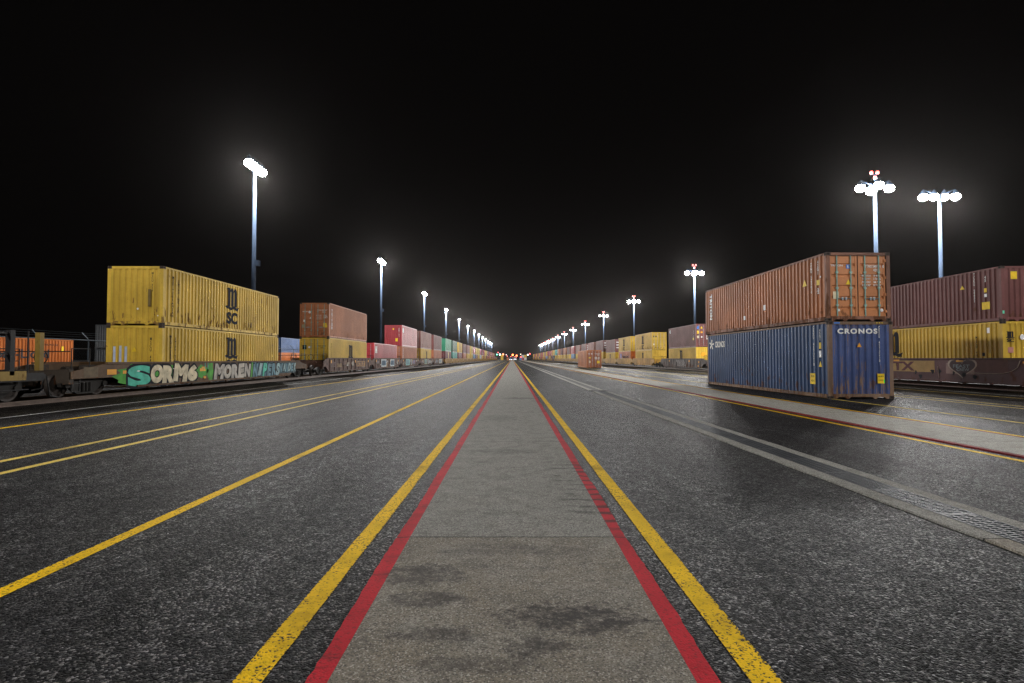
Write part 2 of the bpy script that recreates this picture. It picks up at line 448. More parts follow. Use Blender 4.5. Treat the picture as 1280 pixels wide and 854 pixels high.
def wheel_mb(s):
    wr = .43
    p = [(.10,.02),(.12,.06),(.30,.02),(.345,.05),(wr-.02,.06),(wr-.012,.055),(wr,-.03),(wr+.012,-.055),(wr+.025,-.075),(wr-.05,-.08),(.345,-.07),(.3,-.02),(.12,-.06),(.10,-.03)]
    if s < 0: p = [(r,-t) for r,t in p][::-1]
    return MB().lathe(p,'x',(0,0,0),28)
def bogie(parent, y, lod):
    b = put('truck', cached(('truck',lod>=2), lambda: bogie_mb(lod)), M_bogie, parent, (0,y,0))
    if lod < 2:
        for yy in (-.89,.89):
            for s in (-1,1): put('wheel', cached(('wheel',s), lambda: wheel_mb(s)), M_wheel, b, (s*.745,yy,.58))
    return b
def well_car(x, y0, Lw, pf, zb, zt, mat, label, group, lod, ribs=True, far_truck=True, near_truck=True, zp=.85, off=None, decks=None):
    t = thing('well_car', label, 'rail car', (x,y0,0), 0, group)
    for s in (-1,1): put('side_sill', cached(('side_sill',Lw,pf,zb,zt,s,ribs), lambda: sill(Lw,pf,zb,zt,zp,s,ribs)), mat, t)
    def under():
        mb = MB().box(-.12,.12,.3,Lw-.3,zb-.028,zb-.002)
        for k in range(4):
            y = .5+(Lw-1)*k/3
            for s2 in (-1,1): mb.box(*sorted((s2*.118,s2*1.25)),y-.15,y+.15,zb-.03,zb+.004)
        return mb
    put('underframe', cached(('underframe',Lw,zb), under), mat, t)
    for far in (False, True):
        put('end_platform', cached(('end_platform',pf,zt,far,lod), lambda: platform(pf,zt,zp,far,lod)), decks or mat, t, (0, Lw if far else 0, 0))
        if lod < 2: put('handrail', cached(('handrail',pf,far), lambda: handrail(pf,zp,far)), M_black, t, (0, Lw if far else 0, 0))
    o = off if off is not None else (pf-1.05 if pf > 2 else pf)
    if near_truck: bogie(t, -o, lod)
    if far_truck: bogie(t, Lw+o, lod)
    return t

# ================================================================== GROUND
H = 1.5
def asphalt(name, base, light, spark, seams=(), patch=False):
    t = NT(name); P = t.pos(); xyz = t.sep(P); x, y = xyz[0], xyz[1]
    cell = t.new('ShaderNodeTexVoronoi'); t.l.new(P, cell.inputs['Vector']); cell.inputs['Scale'].default_value = 78.
    cs = t.sep(cell.outputs['Color']); rv, rw = cs[0], cs[1]
    big = t.noise(P, .22, 5); mid = t.noise(t.map(P,(1.6,.35,1)), .8, 6, .6); fine = t.noise(P, 170, 2)
    lanes = t.noise(t.map(P,(1.0,.02,1)), 1.1, 4, .6)
    c = t.mix(t.ramp(big,.3,.7), c4([b*.7 for b in base]), c4([b*1.35 for b in base]))
    c = t.mix(t.ramp(mid,.45,.75,0,.55), c, c4([b*.5 for b in base]))
    c = t.mix(t.ramp(lanes,.47,.62,0,.75), c, c4([b*.45 for b in base]))
    grit = t.math('MULTIPLY', t.math('ADD', .35, t.ramp(mid,.35,.65,.65,0)), spark)
    chip = t.math('MULTIPLY', t.ramp(rv, .68, 1.0), grit)
    tint = t.mix(rw, c4(light), c4([light[0]*.75, light[1]*.68, light[2]*.6]))
    c = t.mix(chip, c, tint)
    c = t.mix(t.ramp(fine,.48,.75,0,.75), c, (.004,.004,.0045,1))
    wob = t.math('MULTIPLY', t.math('SUBTRACT', t.noise(t.map(P,(1,1,1)), .9, 6, .65), .5), .9)
    for x0, w, amt in seams:
        d = t.math('ABSOLUTE', t.math('SUBTRACT', t.math('ADD', x, wob), x0))
        br = t.ramp(t.noise(P,.5,3), .42, .58)
        c = t.mix(t.math('MULTIPLY', t.math('MULTIPLY', t.ramp(d, w*.3, w, 1, 0), br), amt), c, (.004,.004,.004,1))
    # branching cracks and oil drips
    dv = t.new('ShaderNodeVectorMath', operation='ADD'); t.l.new(P, dv.inputs[0])
    sc_ = t.new('ShaderNodeVectorMath', operation='SCALE'); t.l.new(t.noise(P, 1.3, 5, .7, True), sc_.inputs[0]); sc_.inputs['Scale'].default_value = 1.1
    t.l.new(sc_.outputs[0], dv.inputs[1])
    ck = t.voro(t.map(dv.outputs[0],(.30,.16,1)), 1.0, 'Distance', 'DISTANCE_TO_EDGE')
    cm = t.math('MULTIPLY', t.ramp(ck, .002, .009, 1, 0), t.ramp(t.noise(P,.13,3),.46,.56))
    c = t.mix(t.math('MULTIPLY', cm, .85), c, (.004,.004,.004,1))
    oil = t.ramp(t.noise(t.map(P,(1,.6,1)), .55, 6, .68), .62, .72, 0, .8)
    c = t.mix(oil, c, (.006,.006,.006,1))
    c2 = t.sep(t.voro(P, 17., 'Color')); c3 = t.sep(t.voro(P, 6., 'Color'))
    gg = t.math('MULTIPLY', t.math('ADD', .45, t.math('MULTIPLY', c2[0], 1.1)), t.math('ADD', .7, t.math('MULTIPLY', c3[0], .6)))
    cb = t.new('ShaderNodeCombineXYZ')
    for i in range(3): t.put(cb.inputs[i], gg)
    c = t.mix(1.0, c, cb.outputs[0], 'MULTIPLY')
    if patch:
        e = t.math('MULTIPLY', t.math('SUBTRACT', t.noise(P, 5., 4), .5), .10)
        m = t.math('MULTIPLY', t.math('MULTIPLY', t.ramp(t.math('ADD', x, e), 1.72, 1.76), t.ramp(x, 7.36, 7.32)), t.ramp(t.math('ADD', y, t.math('MULTIPLY', e, 8.)), 27.1, 26.9))
        c = t.mix(t.math('MULTIPLY', m, .45), c, (.005,.005,.006,1))
    t.set(Base_Color=c, Roughness=t.math('ADD', .42, t.math('MULTIPLY', rw, .35)))
    t.put(t.b.inputs['Specular IOR Level'], t.math('ADD', .03, t.math('MULTIPLY', t.ramp(rv, .60, .98), t.math('MULTIPLY', t.math('MULTIPLY', grit, gg), .62))))
    hgt = t.math('ADD', t.math('MULTIPLY', cell.outputs['Distance'], -.9), t.math('ADD', t.math('MULTIPLY', rv, .6), t.math('MULTIPLY', fine, .5)))
    t.bump(hgt, 1.0, .016)
    return t.m
M_asph = asphalt('asphalt', (.013,.013,.0145), (.28,.275,.285), .46, ((-5.1,.08,.95),(-1.95,.05,.8),(-9.3,.08,.8),(13.4,.06,.7)), True)
M_track = asphalt('track_bed_asphalt', (.015,.013,.011), (.12,.11,.09), .5, ())

def concrete(name, stains=False, k=1.0):
    t = NT(name); P = t.pos(); xyz = t.sep(P); x, y = xyz[0], xyz[1]
    n1 = t.noise(P, 1.6, 7, .65); n2 = t.noise(P, 85, 5, .75); n3 = t.noise(t.map(P,(1.2,2.6,1)), 1.5, 7, .7)
    near = t.ramp(y, 4.68, 4.72)
    a = t.mix(near, (.165,.142,.108,1), (.185,.185,.168,1))
    c = t.mix(t.ramp(n1,.3,.7), a, t.mix(.5, a, (.21,.20,.18,1)))
    c = t.mix(t.ramp(t.noise(P, 4.5, 8, .75), .46,.60,0,.42), c, (.075,.07,.06,1)); c = t.mix(t.ramp(t.noise(P, 3.1, 8, .75), .52,.64,0,.35), c, (.27,.26,.23,1))
    c = t.mix(t.ramp(n2,.46,.66,0,.9), c, (.05,.045,.04,1))
    c = t.mix(t.ramp(n2,.32,.43,.6,0), c, (.38,.36,.32,1))
    c = t.mix(t.ramp(n3,.54,.74,0,.55), c, (.045,.042,.04,1))
    pit = t.voro(P, 14)
    gc = t.sep(t.voro(P, 120., 'Color')); c = t.mix(t.ramp(gc[0],.72,1.,0,.75), c, (.045,.04,.036,1)); c = t.mix(t.ramp(gc[1],.8,1.,0,.6), c, (.38,.36,.32,1)); c = t.mix(t.ramp(pit,.03,.10,.7,0), c, (.03,.027,.024,1))
    if stains:
        def spot(cx, cy, rx, ry, amt, col):
            dx = t.math('DIVIDE', t.math('SUBTRACT', x, cx), rx); dy = t.math('DIVIDE', t.math('SUBTRACT', y, cy), ry)
            d = t.math('ADD', t.math('MULTIPLY', dx, dx), t.math('MULTIPLY', dy, dy))
            soft = t.ramp(d, 0, 1.6, 1, 0)
            nn = t.math('ADD', t.math('MULTIPLY', t.math('SUBTRACT', t.noise(t.map(P,(2.2,3.6,1)), 2.4, 7, .74), .5), 2.6), t.math('MULTIPLY', t.math('SUBTRACT', t.noise(P, 26, 5, .8), .5), 2.2))
            return t.mix(t.math('MULTIPLY', t.ramp(t.math('ADD', soft, nn), .45, 1.25), amt), c, col)
        for s in ((.36,3.26,.55,.26,.95),(.14,2.93,.25,.13,.8),(-.60,3.9,.42,.26,.75),(-.42,3.05,.30,.12,.7),(-.5,3.5,.35,.14,.7),(-.15,2.75,.4,.1,.5),(.0,4.4,.8,.2,.4),(-.1,9.,.7,.3,.4),(.3,21.,.8,.6,.6),(-.3,14.,.6,1.0,.35)):
            c = spot(*s, (.030,.027,.026,1))
        # tyre tread scuffs running off the slab over the red edge
        w = t.new('ShaderNodeTexWave', wave_type='BANDS', bands_direction='Y'); t.l.new(P, w.inputs[0]); w.inputs['Scale'].default_value = 1.3; w.inputs['Distortion'].default_value = 3.2; w.inputs['Detail'].default_value = 4; w.inputs['Detail Scale'].default_value = 2.2
        box = t.math('MULTIPLY', t.math('MULTIPLY', t.ramp(x,.44,.56), t.ramp(x,.97,.9)), t.math('MULTIPLY', t.ramp(y,5.0,5.6), t.ramp(y,8.6,7.6)))
        c = t.mix(t.math('MULTIPLY', box, t.math('MULTIPLY', t.ramp(w.outputs[1], .5, .9, 0, .6), t.ramp(t.noise(P,3.5,5,.7),.40,.62))), c, (.02,.02,.02,1))
    fr = t.math('ABSOLUTE', t.math('SUBTRACT', t.math('FRACT', t.math('DIVIDE', t.math('SUBTRACT', y, 2.0), 5.4)), .5))
    c = t.mix(t.ramp(fr, .0008, .0022, .95, 0), c, (.008,.008,.008,1))
    c = t.mix(1.0, c, (k,k,k,1), 'MULTIPLY')
    t.set(Base_Color=c, Roughness=t.math('ADD', .68, t.math('MULTIPLY', n2, .25))); t.put(t.b.inputs['Specular IOR Level'], .10)
    t.bump(t.math('ADD', n2, t.math('MULTIPLY', pit, .2)), .8, .008)
    return t.m
M_conc = concrete('concrete_walkway', True, 1.32); M_conc2 = concrete('concrete', False, 1.0); M_conc3 = concrete('backlit_pale_concrete', False, 2.2); M_conc4 = concrete('drain_concrete', False, 1.6)  # palest mix puts the second walkway's backlit sheen into its colour

def road_paint(name, c, wear, scuffs=False):
    t = NT(name); P = t.pos()
    cell = t.new('ShaderNodeTexVoronoi'); t.l.new(P, cell.inputs['Vector']); cell.inputs['Scale'].default_value = 85.
    rv = t.sep(cell.outputs['Color'])[0]; n = t.noise(P, 60, 4, .7); b = t.noise(P, 1.4, 5, .6)
    v = t.math('ADD', t.math('ADD', t.math('MULTIPLY', n, .4), t.math('MULTIPLY', b, .3)), t.math('MULTIPLY', rv, .27))
    if not scuffs:
        gx = t.sep(t.new('ShaderNodeTexCoord').outputs['Generated'])[0]
        edge = t.math('MULTIPLY', t.math('ABSOLUTE', t.math('SUBTRACT', gx, .5)), 2.0)
        v = t.math('ADD', v, t.ramp(edge, .72, 1.0, 0, .17))
    col = t.mix(t.ramp(b,.3,.7), c4([k*.75 for k in c]), c4(c))
    col = t.mix(t.ramp(rv,.5,1,0,.35), col, c4([k*.55 for k in c]))
    col = t.mix(t.ramp(t.noise(t.map(P,(1,.8,1)), .9, 6, .7), .50, .68, 0, .62), col, c4([k*.22 for k in c]))
    col = t.mix(t.ramp(v, wear, wear+.07), col, (.022,.021,.02,1))
    if scuffs:
        xyz = t.sep(P)
        w = t.new('ShaderNodeTexWave', wave_type='BANDS', bands_direction='Y'); t.l.new(P, w.inputs[0]); w.inputs['Scale'].default_value = 1.3; w.inputs['Distortion'].default_value = 3.2; w.inputs['Detail'].default_value = 4; w.inputs['Detail Scale'].default_value = 2.2
        box = t.math('MULTIPLY', t.ramp(xyz[0],0,.1), t.math('MULTIPLY', t.ramp(xyz[1],4.6,5.2), t.ramp(xyz[1],8.6,7.6)))
        col = t.mix(t.math('MULTIPLY', box, t.ramp(w.outputs[1], .5, .9, 0, .75)), col, (.02,.014,.014,1))
        col = t.mix(t.ramp(rv,.72,1,0,.5), col, (.10,.02,.02,1)); col = t.mix(t.ramp(t.noise(t.map(P,(1,3,1)),1.6,7,.72), .52,.70,0,.65), col, (.04,.015,.015,1))
        fr = t.math('ABSOLUTE', t.math('SUBTRACT', t.math('FRACT', t.math('DIVIDE', t.math('SUBTRACT', xyz[1], 2.0), 5.4)), .5))
        col = t.mix(t.ramp(fr, .0008, .0022, .95, 0), col, (.01,.008,.008,1))
    t.set(Base_Color=col, Roughness=.7); t.put(t.b.inputs['Specular IOR Level'], .04)
    t.bump(t.math('ADD', t.math('MULTIPLY', cell.outputs['Distance'], -.6), t.math('MULTIPLY', n, .4)), .5, .008)
    return t.m
M_yel = road_paint('yellow_road_paint', (.88,.55,.003), .565)
M_yel2 = road_paint('backlit_yellow_road_paint', (.72,.53,.12), .60)  # paler yellow: backlit reflection off the lines put into the colour
M_wht = road_paint('worn_white_road_paint', (.6,.6,.57), .56)
M_red = road_paint('red_kerb_paint', (.50,.016,.028), .66, True)

M_red2 = road_paint('faded_red_kerb_paint', (.26,.035,.035), .60, True)
FAR = 2600
DX = lambda y: 4.30+(4.02-4.30)*(y-1.0)/24.6
ya, yb = 1.0, 25.6
struct('ground', MB().quad((-900,-120,0),(900,-120,0),(900,ya,0),(-900,ya,0)).quad((-900,yb,0),(900,yb,0),(900,FAR,0),(-900,FAR,0))
       .quad((-900,ya,0),(DX(ya)-.176,ya,0),(DX(yb)-.176,yb,0),(-900,yb,0)).quad((DX(ya)+.176,ya,0),(900,ya,0),(900,yb,0),(DX(yb)+.176,yb,0)), M_asph)
for x0, x1 in ((-19.6,-13.0),(20.6,28.2)):
    struct('track_bed', MB().quad((x0,-60,.002),(x1,-60,.002),(x1,760,.002),(x0,760,.002)), M_track)

def walkway(xc, name):
    struct(name, MB().box(xc-.84,xc+.84,-40,640,-.05,.030), M_conc if abs(xc) < 1 else M_conc3)
    for s in (-1,1):   # red painted edging with a slightly ragged outer edge
        mb = MB(); ys = []; y = -40.
        while y < 640: ys.append(y); y += .06 if 1.5 < y < 14 else (.5 if -2 < y < 60 else 8)
        ys.append(640)
        xi = xc+s*.8405; pts = []
        for k, yy in enumerate(ys): pts.append((xi, xc+s*(.948+ .007*math.sin(yy*2.1+s)+rnd.uniform(-.004,.006)), yy))
        for (a,b,y0),(c,d,y1) in zip(pts, pts[1:]):
            q = [(a,y0,.030),(b,y0,.026),(d,y1,.026),(c,y1,.030)]
            mb.quad(*(q if s > 0 else q[::-1]))
            q = [(b,y0,.026),(b+s*.004,y0,-.03),(d+s*.004,y1,-.03),(d,y1,.026)]
            mb.quad(*(q if s > 0 else q[::-1]))
        struct('kerb_edging', mb, M_red if abs(xc) < 1 else M_red2)
walkway(0, 'concrete_walkway'); walkway(8.65, 'concrete_walkway')
def line(x, w, y0, y1, mat, z=.004, name='lane_marking'):
    ys = [y0] + [1.0+.3*k for k in range(60)] + [20+2*k for k in range(40)] + [y1]; mb = MB()
    el = [rnd.uniform(-.004,.004) for _ in ys]; er = [rnd.uniform(-.004,.004) for _ in ys]; dr = [.006*math.sin(.33*y+x) for y in ys]
    for k in range(len(ys)-1):
        mb.quad((x-w/2+el[k]+dr[k],ys[k],z),(x+w/2+er[k]+dr[k],ys[k],z),(x+w/2+er[k+1]+dr[k+1],ys[k+1],z),(x-w/2+el[k+1]+dr[k+1],ys[k+1],z))
    struct(name, mb, mat)
for x, w, m in ((-1.225,.145,M_yel),(1.175,.145,M_yel),(-3.27,.13,M_yel),(-6.68,.14,M_yel2),(-7.46,.14,M_yel2),(-11.0,.15,M_yel),(-12.9,.12,M_wht),
                (7.47,.13,M_yel),(9.82,.13,M_yel),(11.9,.14,M_yel2),(15.3,.15,M_yel2),(16.05,.15,M_yel2),(19.2,.15,M_yel2),(20.4,.14,M_wht)):
    line(x, w, -40, 640, m)
# trench drain with grating (near run), and a second run further on
def drain(x0, y0, x1, y1, grate):
    dx = lambda y: x0+(x1-x0)*(y-y0)/(y1-y0)
    for a, b in ((-.37,-.175),(.175,.37)):
        mb = MB(); n = 60; st = [y0+(y1-y0)*k/n for k in range(n+1)]
        e = [rnd.uniform(-.014,.014) for _ in st]
        for k in range(n):
            p, q = st[k], st[k+1]; out = (lambda i: a+e[i] if a < -.2 else a), (lambda i: b+e[i] if b > .2 else b)
            mb.quad((dx(p)+out[0](k),p,.018),(dx(p)+out[1](k),p,.018),(dx(q)+out[1](k+1),q,.018),(dx(q)+out[0](k+1),q,.018))
            s, i = (-1, 0) if a < -.2 else (1, 1)
            A, B = (dx(p)+out[i](k), p), (dx(q)+out[i](k+1), q)
            mb.quad((A[0]+s*.01,A[1],-.01),(B[0]+s*.01,B[1],-.01),(B[0],B[1],.018),(A[0],A[1],.018))
        struct('drain_edging', mb, M_conc4 if grate else M_conc3)
    M_grate = flat('drain_steel', (.045,.05,.058), .6, .3)
    if grate:
        A, B, C_, D = (dx(y0)-.176,y0), (dx(y0)+.176,y0), (dx(y1)+.176,y1), (dx(y1)-.176,y1)
        ch = MB().quad((*A,-.16),(*B,-.16),(*C_,-.16),(*D,-.16))
        for p, q in ((A,B),(B,C_),(C_,D),(D,A)): ch.quad((*p,-.16),(*p,.017),(*q,.017),(*q,-.16))
        struct('drain_channel', ch, M_conc2)
    else:
        struct('drain_channel', MB().quad((dx(y0)-.18,y0,.006),(dx(y0)+.18,y0,.006),(dx(y1)+.18,y1,.006),(dx(y1)-.18,y1,.006)), M_black)  # flat black sheet over the ground, painted as the shade inside a trench
    if grate:
        g = thing('drain_grating', grate, 'drain grating', (0,0,0))
        for s in (-1,1):
            mb = MB(); mb.prism([(dx(y0)+s*.168-.007,y0),(dx(y0)+s*.168+.007,y0),(dx(y1)+s*.168+.007,y1),(dx(y1)+s*.168-.007,y1)], 'z', .007, .024)
            put('edge_rail', mb.mesh('edge_rail'), M_grate, g)
        mb = MB(); y = y0+.03
        while y < y1-.03:
            c = dx(y); mb.prism([(c-.16,y-.02),(c+.16,y+.04),(c+.16,y+.056),(c-.16,y-.004)], 'z', .008, .022); y += .05
        for off in (-.09,0,.09): mb.prism([(dx(y0)+off-.008,y0),(dx(y0)+off+.008,y0),(dx(y1)+off+.008,y1),(dx(y1)+off-.008,y1)], 'z', .009, .0215)
        for k in range(25): y = y0+.5+k*.98; mb.box(dx(y)-.158,dx(y)+.158,y-.02,y+.02,.0095,.0225)
        put('grate_bars', mb.mesh('grate_bars'), M_grate, g)
drain(4.30, 1.0, 4.02, 25.6, 'long galvanised drain grating between concrete strips in the near asphalt')
drain(3.98, 26.6, 3.95, 320, None)
# running rails
for xc in (-16.42, 24.12):
    for s in (-1,1):
        x = xc+s*.7525
        struct('rail', MB().box(x-.036,x+.036,-60,740,.10,.15).box(x-.01,x+.01,-60,740,.02,.0995).box(x-.07,x+.07,-60,740,.005,.0195), M_rail)

# ================================================================== LEFT TRAIN
XL = -16.42; XR = 24.12; FL = .36
SILLC = {'brown': flat('car_brown', (.11,.062,.048), .65, 0, .45), 'yellow': paint('car_yellow', (.42,.23,.03), .7, .25, .55), 'maroon': paint('car_maroon', (.085,.03,.032), .5, .3, .6), 'grey-brown': paint('car_grey', (.11,.09,.085), .7, .3, .65), 'rusty': paint('car_rusty', (.095,.052,.024), .6, .3, .65)}

# the two yellow containers nearest on the left
c = container((XL,24.5,FL), 2.591, 'yellow', 'wall', 'yellow container under another yellow one above the green and silver graffiti', lod=0, worn=.34, endmat=cpaint('yellow',.42))
CL1 = c
msc_marks(c, 2.591, '+x', 6.1, 1.68, 1.2, True, .78)
word(c, 'MEDITERRANEAN', (1.2145,.62,1.32), '+x', .12, 1.75, M_navy, .03, True); word(c, 'SHIPPING CO', (1.2145,.98,1.40), '+x', .12, 1.4, M_navy, .03, True)
word(c, 'MSCU 485', (.72,.0065,1.45), '-y', .08, 1.25, M_navy, .02, True)
stick(c, 'tri', (.0,.0065,1.55), '-y', .22, .2)
for k, x in enumerate((-.86,-.60,-.36)): stick(c, 'sq', (x,.0065,1.05+(.03 if k == 1 else 0)), '-y', .11, 1.25, 'pale_stripe', flat('pale_stripe', (.42,.47,.60), .5))
stick(c, 'tri', (1.2145,11.3,1.35), '+x', .16, .2); word(c, 'MSCU', (1.2145,11.3,1.8), '+x', .10, .5, M_navy, .02, True)
c = container((XL,24.5,FL+2.594), 2.591, 'yellow', 'wall', 'yellow container on top of the nearest stack on the left, rust streaked', lod=0, worn=.55, endmat=cpaint('yellow',.42))
msc_marks(c, 2.591, '+x', 6.1, 1.74, 1.25)
word(c, 'MEDITERRANEAN', (1.2145,.72,1.32), '+x', .13, 1.85, M_navy, .03, True); word(c, 'SHIPPING CO', (1.2145,1.14,1.38), '+x', .13, 1.5, M_navy, .025, True)
word(c, 'MSCU 716', (.74,.0065,1.9), '-y', .08, .85, M_navy, .02, True)
stick(c, 'sq', (.62,.0065,1.2), '-y', .13, .75, 'grime_patch', flat('dark_grime', (.14,.095,.03), .7)); stick(c, 'disc', (.12,.0065,.72), '-y', .09, .09, 'sticker', M_stw); stick(c, 'disc', (1.0,.002,.42), '-y', .06, .06, 'sticker', M_stw)
for y, z, hh in ((7.6,.45,.3),(8.0,.48,.26),(8.35,.5,.3),(10.4,2.1,.5),(9.7,2.05,.3),(5.2,.3,.25)): stick(c, 'sq', (1.2142,y,z), '+x', .06, hh, 'rust_streak', flat('rust_streak', (.06,.03,.012), .8))

# graffiti car under it
car = well_car(XL, 22.6, 15.6, 3.3, .36, 1.30, SILLC['rusty'], 'rusty well car with SORM6 graffiti in silver and turquoise along its side', None, 0, ribs=False, zp=.80, decks=paint('deck_rust', (.028,.018,.010), .7, .3, .65))
XO = 1.3612
def gr(name, me, mat, y, z, w, h, dx, rot=0): decal(car, name, me, mat, (XO+dx, y, z), '+x', w, h, rot)
for i, (y, z, w, h) in enumerate(((-.1,.83,2.4,.93),(1.4,.95,2.0,.70),(2.7,.98,2.6,.64),(4.75,.9,1.3,.78),(5.6,.80,.8,.9))):
    gr('graffiti_background', blob(20+i), M_greenp, y, z, w, h, .001)
for y in (5.62, 10.05): gr('graffiti_background', SQ(), M_greenp, y, .83, .36, .93, .0015)
for y, w_ in ((4.9,.5),(10.3,.16)): gr('graffiti_background', SQ(), M_orangep, y, .97, w_, .14, .0022)
def graf(txt, y0, y1, z, h, mats, bold, seed, dark=M_navy, shear=0.0, ol=.22):
    """hand-sprayed letters: each one leans, overlaps its neighbour and has its own size"""
    r = random.Random(seed); ws = [1.25 if ch in 'MW' else .95 for ch in txt]; tot = sum(ws); y = y0
    for k, ch in enumerate(txt):
        w = (y1-y0)*ws[k]/tot; yc = y+w/2; y += w
        hh = h*r.uniform(.92,1.05); ww = w*r.uniform(1.0,1.10); zz = z+r.uniform(-.03,.03); a = R(r.uniform(-7,7))
        for nm, mat, bd, gx_, dx in (('graffiti_outline', dark, bold+.06, ol, .003+.0004*k), ('graffiti', mats[k % len(mats)], bold, 0, .010+.0004*k)):
            o = word(car, ch, (XO+dx, yc, zz), '+x', ww+gx_, hh+gx_, mat, bd, name=nm, rot=a, shear=shear)
graf('S', -.45, .90, .82, .88, [M_tealp], .062, 3)
graf('ORM6', .95, 4.4, .84, .78, [M_cream], .085, 5, shear=.05)
graf('MOREN', 5.95, 9.9, .83, .80, [M_sil,M_silv2], .08, 6, shear=.12)
stick(car, 'sq', (XO+.0005,11.6,.83), '+x', 3.0, .92, 'graffiti_background', M_bluep); stick(car, 'sq', (XO+.0005,15.0,.9), '+x', 3.2, .7, 'graffiti_background', flat('dark_blue_paint', (.02,.06,.075), .6, 0, .3))
SB = flat('steel_blue_paint', (.09,.20,.25), .55, 0, .3); SB2 = flat('pale_blue_paint', (.22,.34,.36), .55, 0, .3)
graf('NIPERS', 10.2, 14.0, .84, .82, [SB,SB2,M_tealp,SB], .07, 8, shear=.22, ol=.13)
graf('WANDEX', 13.9, 16.7, .92, .58, [SB,SB2], .07, 9, shear=.22, ol=.06)
for k, (y, z, w, h) in enumerate(((.15,1.0,.5,.12),(1.5,1.06,.35,.10),(2.5,1.06,.3,.1),(6.4,1.02,.3,.1),(8.2,1.04,.3,.1))): gr('graffiti_highlight', blob(80+k,14,.25,.5), M_white, y, z, w*.5, h*.6, .0165)
for k, (y, z, w, h) in enumerate(((5.1,.60,.9,.4),(9.95,.7,.5,.8),(13.2,.6,1.1,.4),(4.2,.6,.6,.35))): gr('graffiti_overspray', blob(90+k,22,.22,.55), (M_orangep,M_greenp,M_black,M_greenp)[k], y, z, w*(.35 if k==0 else 1), h*(.35 if k==0 else 1), .0018)
for y, z, w, h in ((-1.35,1.0,.5,.2),(4.95,1.08,.32,.06),(-.65,.98,.2,.12)): stick(car, 'sq', (XO+.004,y,z), '+x', w, h, 'reflector_plate', M_orangep)
for y in (5.35,5.1): stick(car, 'sq', (XO+.003,y,1.15), '+x', .05, .3, 'reflector_plate', M_tealp)
stick(car, 'sq', (XO+.002,-2.4,1.02), '+x', .7, .36, 'faded_panel', flat('faded_panel', (.12,.09,.055), .7, 0, .3))

# empty car cut by the left frame edge: deck end with uprights
ecar = thing('flat_car', 'dark empty rail car with yellow uprights at the edge of the frame', 'rail car', (XL,3.2,0))
mb = MB(); mb.box(-1.40,1.40,0,15.0,.86,1.0).box(-.35,.35,.2,15.3,.55,.858)
put('deck', mb.mesh('deck'), M_black, ecar)
for s in (-1,1):
    mb = MB().box(*sorted((s*1.401,s*1.43)),.1,14.9,.80,1.06)
    put('side_sill', mb.mesh('side_sill'), M_black, ecar)
mb = MB().box(1.431,1.46,11.7,14.2,.84,1.12); put('end_panel', mb.mesh('end_panel'), paint('panel_yellow', (.22,.14,.02), .6, .3, .6), ecar)
for y, m, zt_ in ((14.75,'y',2.33),(13.7,'d',2.36),(11.0,'y',2.3),(7.0,'y',2.3)):
    for sx in (-1,1):
        mb = MB().box(*sorted((sx*1.30,sx*1.46)),y-.08,y+.08,1.125 if sx > 0 and m != 'd' else 1.001,zt_)
        if m == 'd' and sx > 0: mb.box(1.33,1.40,y-1.8,y-.079,1.62,1.68).box(1.33,1.40,y-1.8,y-.079,2.24,2.30)
        put('upright', mb.mesh('upright'), paint('panel_yellow', (.22,.14,.02), .6, .3, .6) if m == 'y' else M_black, ecar)
mb = MB()
for y in (14.3,12.9): mb.tube((1.40,y,1.0),(1.40,y,2.36),.022,n=6)
mb.path([(1.46,14.95,.95),(1.5,15.05,.3),(1.46,15.35,.25)],.02).tube((1.44,11.5,.55),(1.44,14.3,.55),.02,n=6)
put('grab_rail', mb.mesh('grab_rail'), M_black, ecar)
put('coupler', MB().box(-.15,.15,15.01,15.6,.65,.9).box(-.2,.2,15.4,15.75,.6,.95).mesh('coupler'), M_bogie, ecar)
bogie(ecar, 13.4, 0); bogie(ecar, 2.0, 0)
mb = MB()
for y in (12.2,12.7,13.0): mb.box(1.30,1.46,y,y+.12,1.12,1.26)
put('tie_down', mb.mesh('tie_down'), M_galv, ecar)

def stack(side, n, z, low, up, lod, ends=('wall','wall'), hs=(2.896,2.896), special=None):
    X = XL if side == 'left' else XR
    out = []
    w = f'{ordw(n)} stack of the {side} train'
    if low:
        lb = f'{low} container under a {up} one, {w}' if up else f'lone {low} container, nothing on top, {w}'
        if side == 'right' and n <= 2: lb = special[0]
        out.append(container((X,z,FL), hs[0], low, ends[0], lb, f'containers on the {side} train', lod))
    if up:
        lb = f'{up} container atop a {low} one, {w}'
        if side == 'right' and n <= 2: lb = special[1]
        out.append(container((X,z,FL+hs[0]+.004), hs[1], up, ends[1], lb, f'containers on the {side} train', lod))
    return out
def cartop(z): return 0 if z < 60 else (1 if z < 150 else 2)
CL1['group'] = 'containers on the left train'

left = [(46.8,'yellow','brown'),(62.3,'red',None),(78,'rust-orange','red'),(94,'yellow','pale brown'),(109.6,'rust-orange','maroon'),(129,'dark red','green'),
        (144.6,'teal','dark green'),(160.2,'dark red','yellow'),(175.8,'rust-orange','maroon'),(191.4,'yellow','pale brown'),(207,'yellow','yellow'),(222.6,'light blue','red'),
        (238.2,'maroon','yellow'),(253.8,'yellow','yellow'),(269.4,'white','red'),(285,'yellow','dark red'),(300.6,'brown','red'),(316.2,'yellow','yellow'),(331.8,'maroon','yellow'),
        (347.4,'brown','pale brown'),(363,'red','maroon'),(378.6,'brown','red'),(394.2,'yellow','brown'),(409.8,'maroon','pink'),(425.4,'brown','red'),(441,'orange','brown'),
        (456.6,'maroon','brown'),(472.2,'red','brown'),(487.8,'brown','maroon'),(503.4,'pale brown',None),(519,'maroon',None),(534.6,'grey',None),(550.2,'brown',None),(565.8,'maroon',None)]
carcol = lambda z: 'brown' if z < 125 else 'yellow'
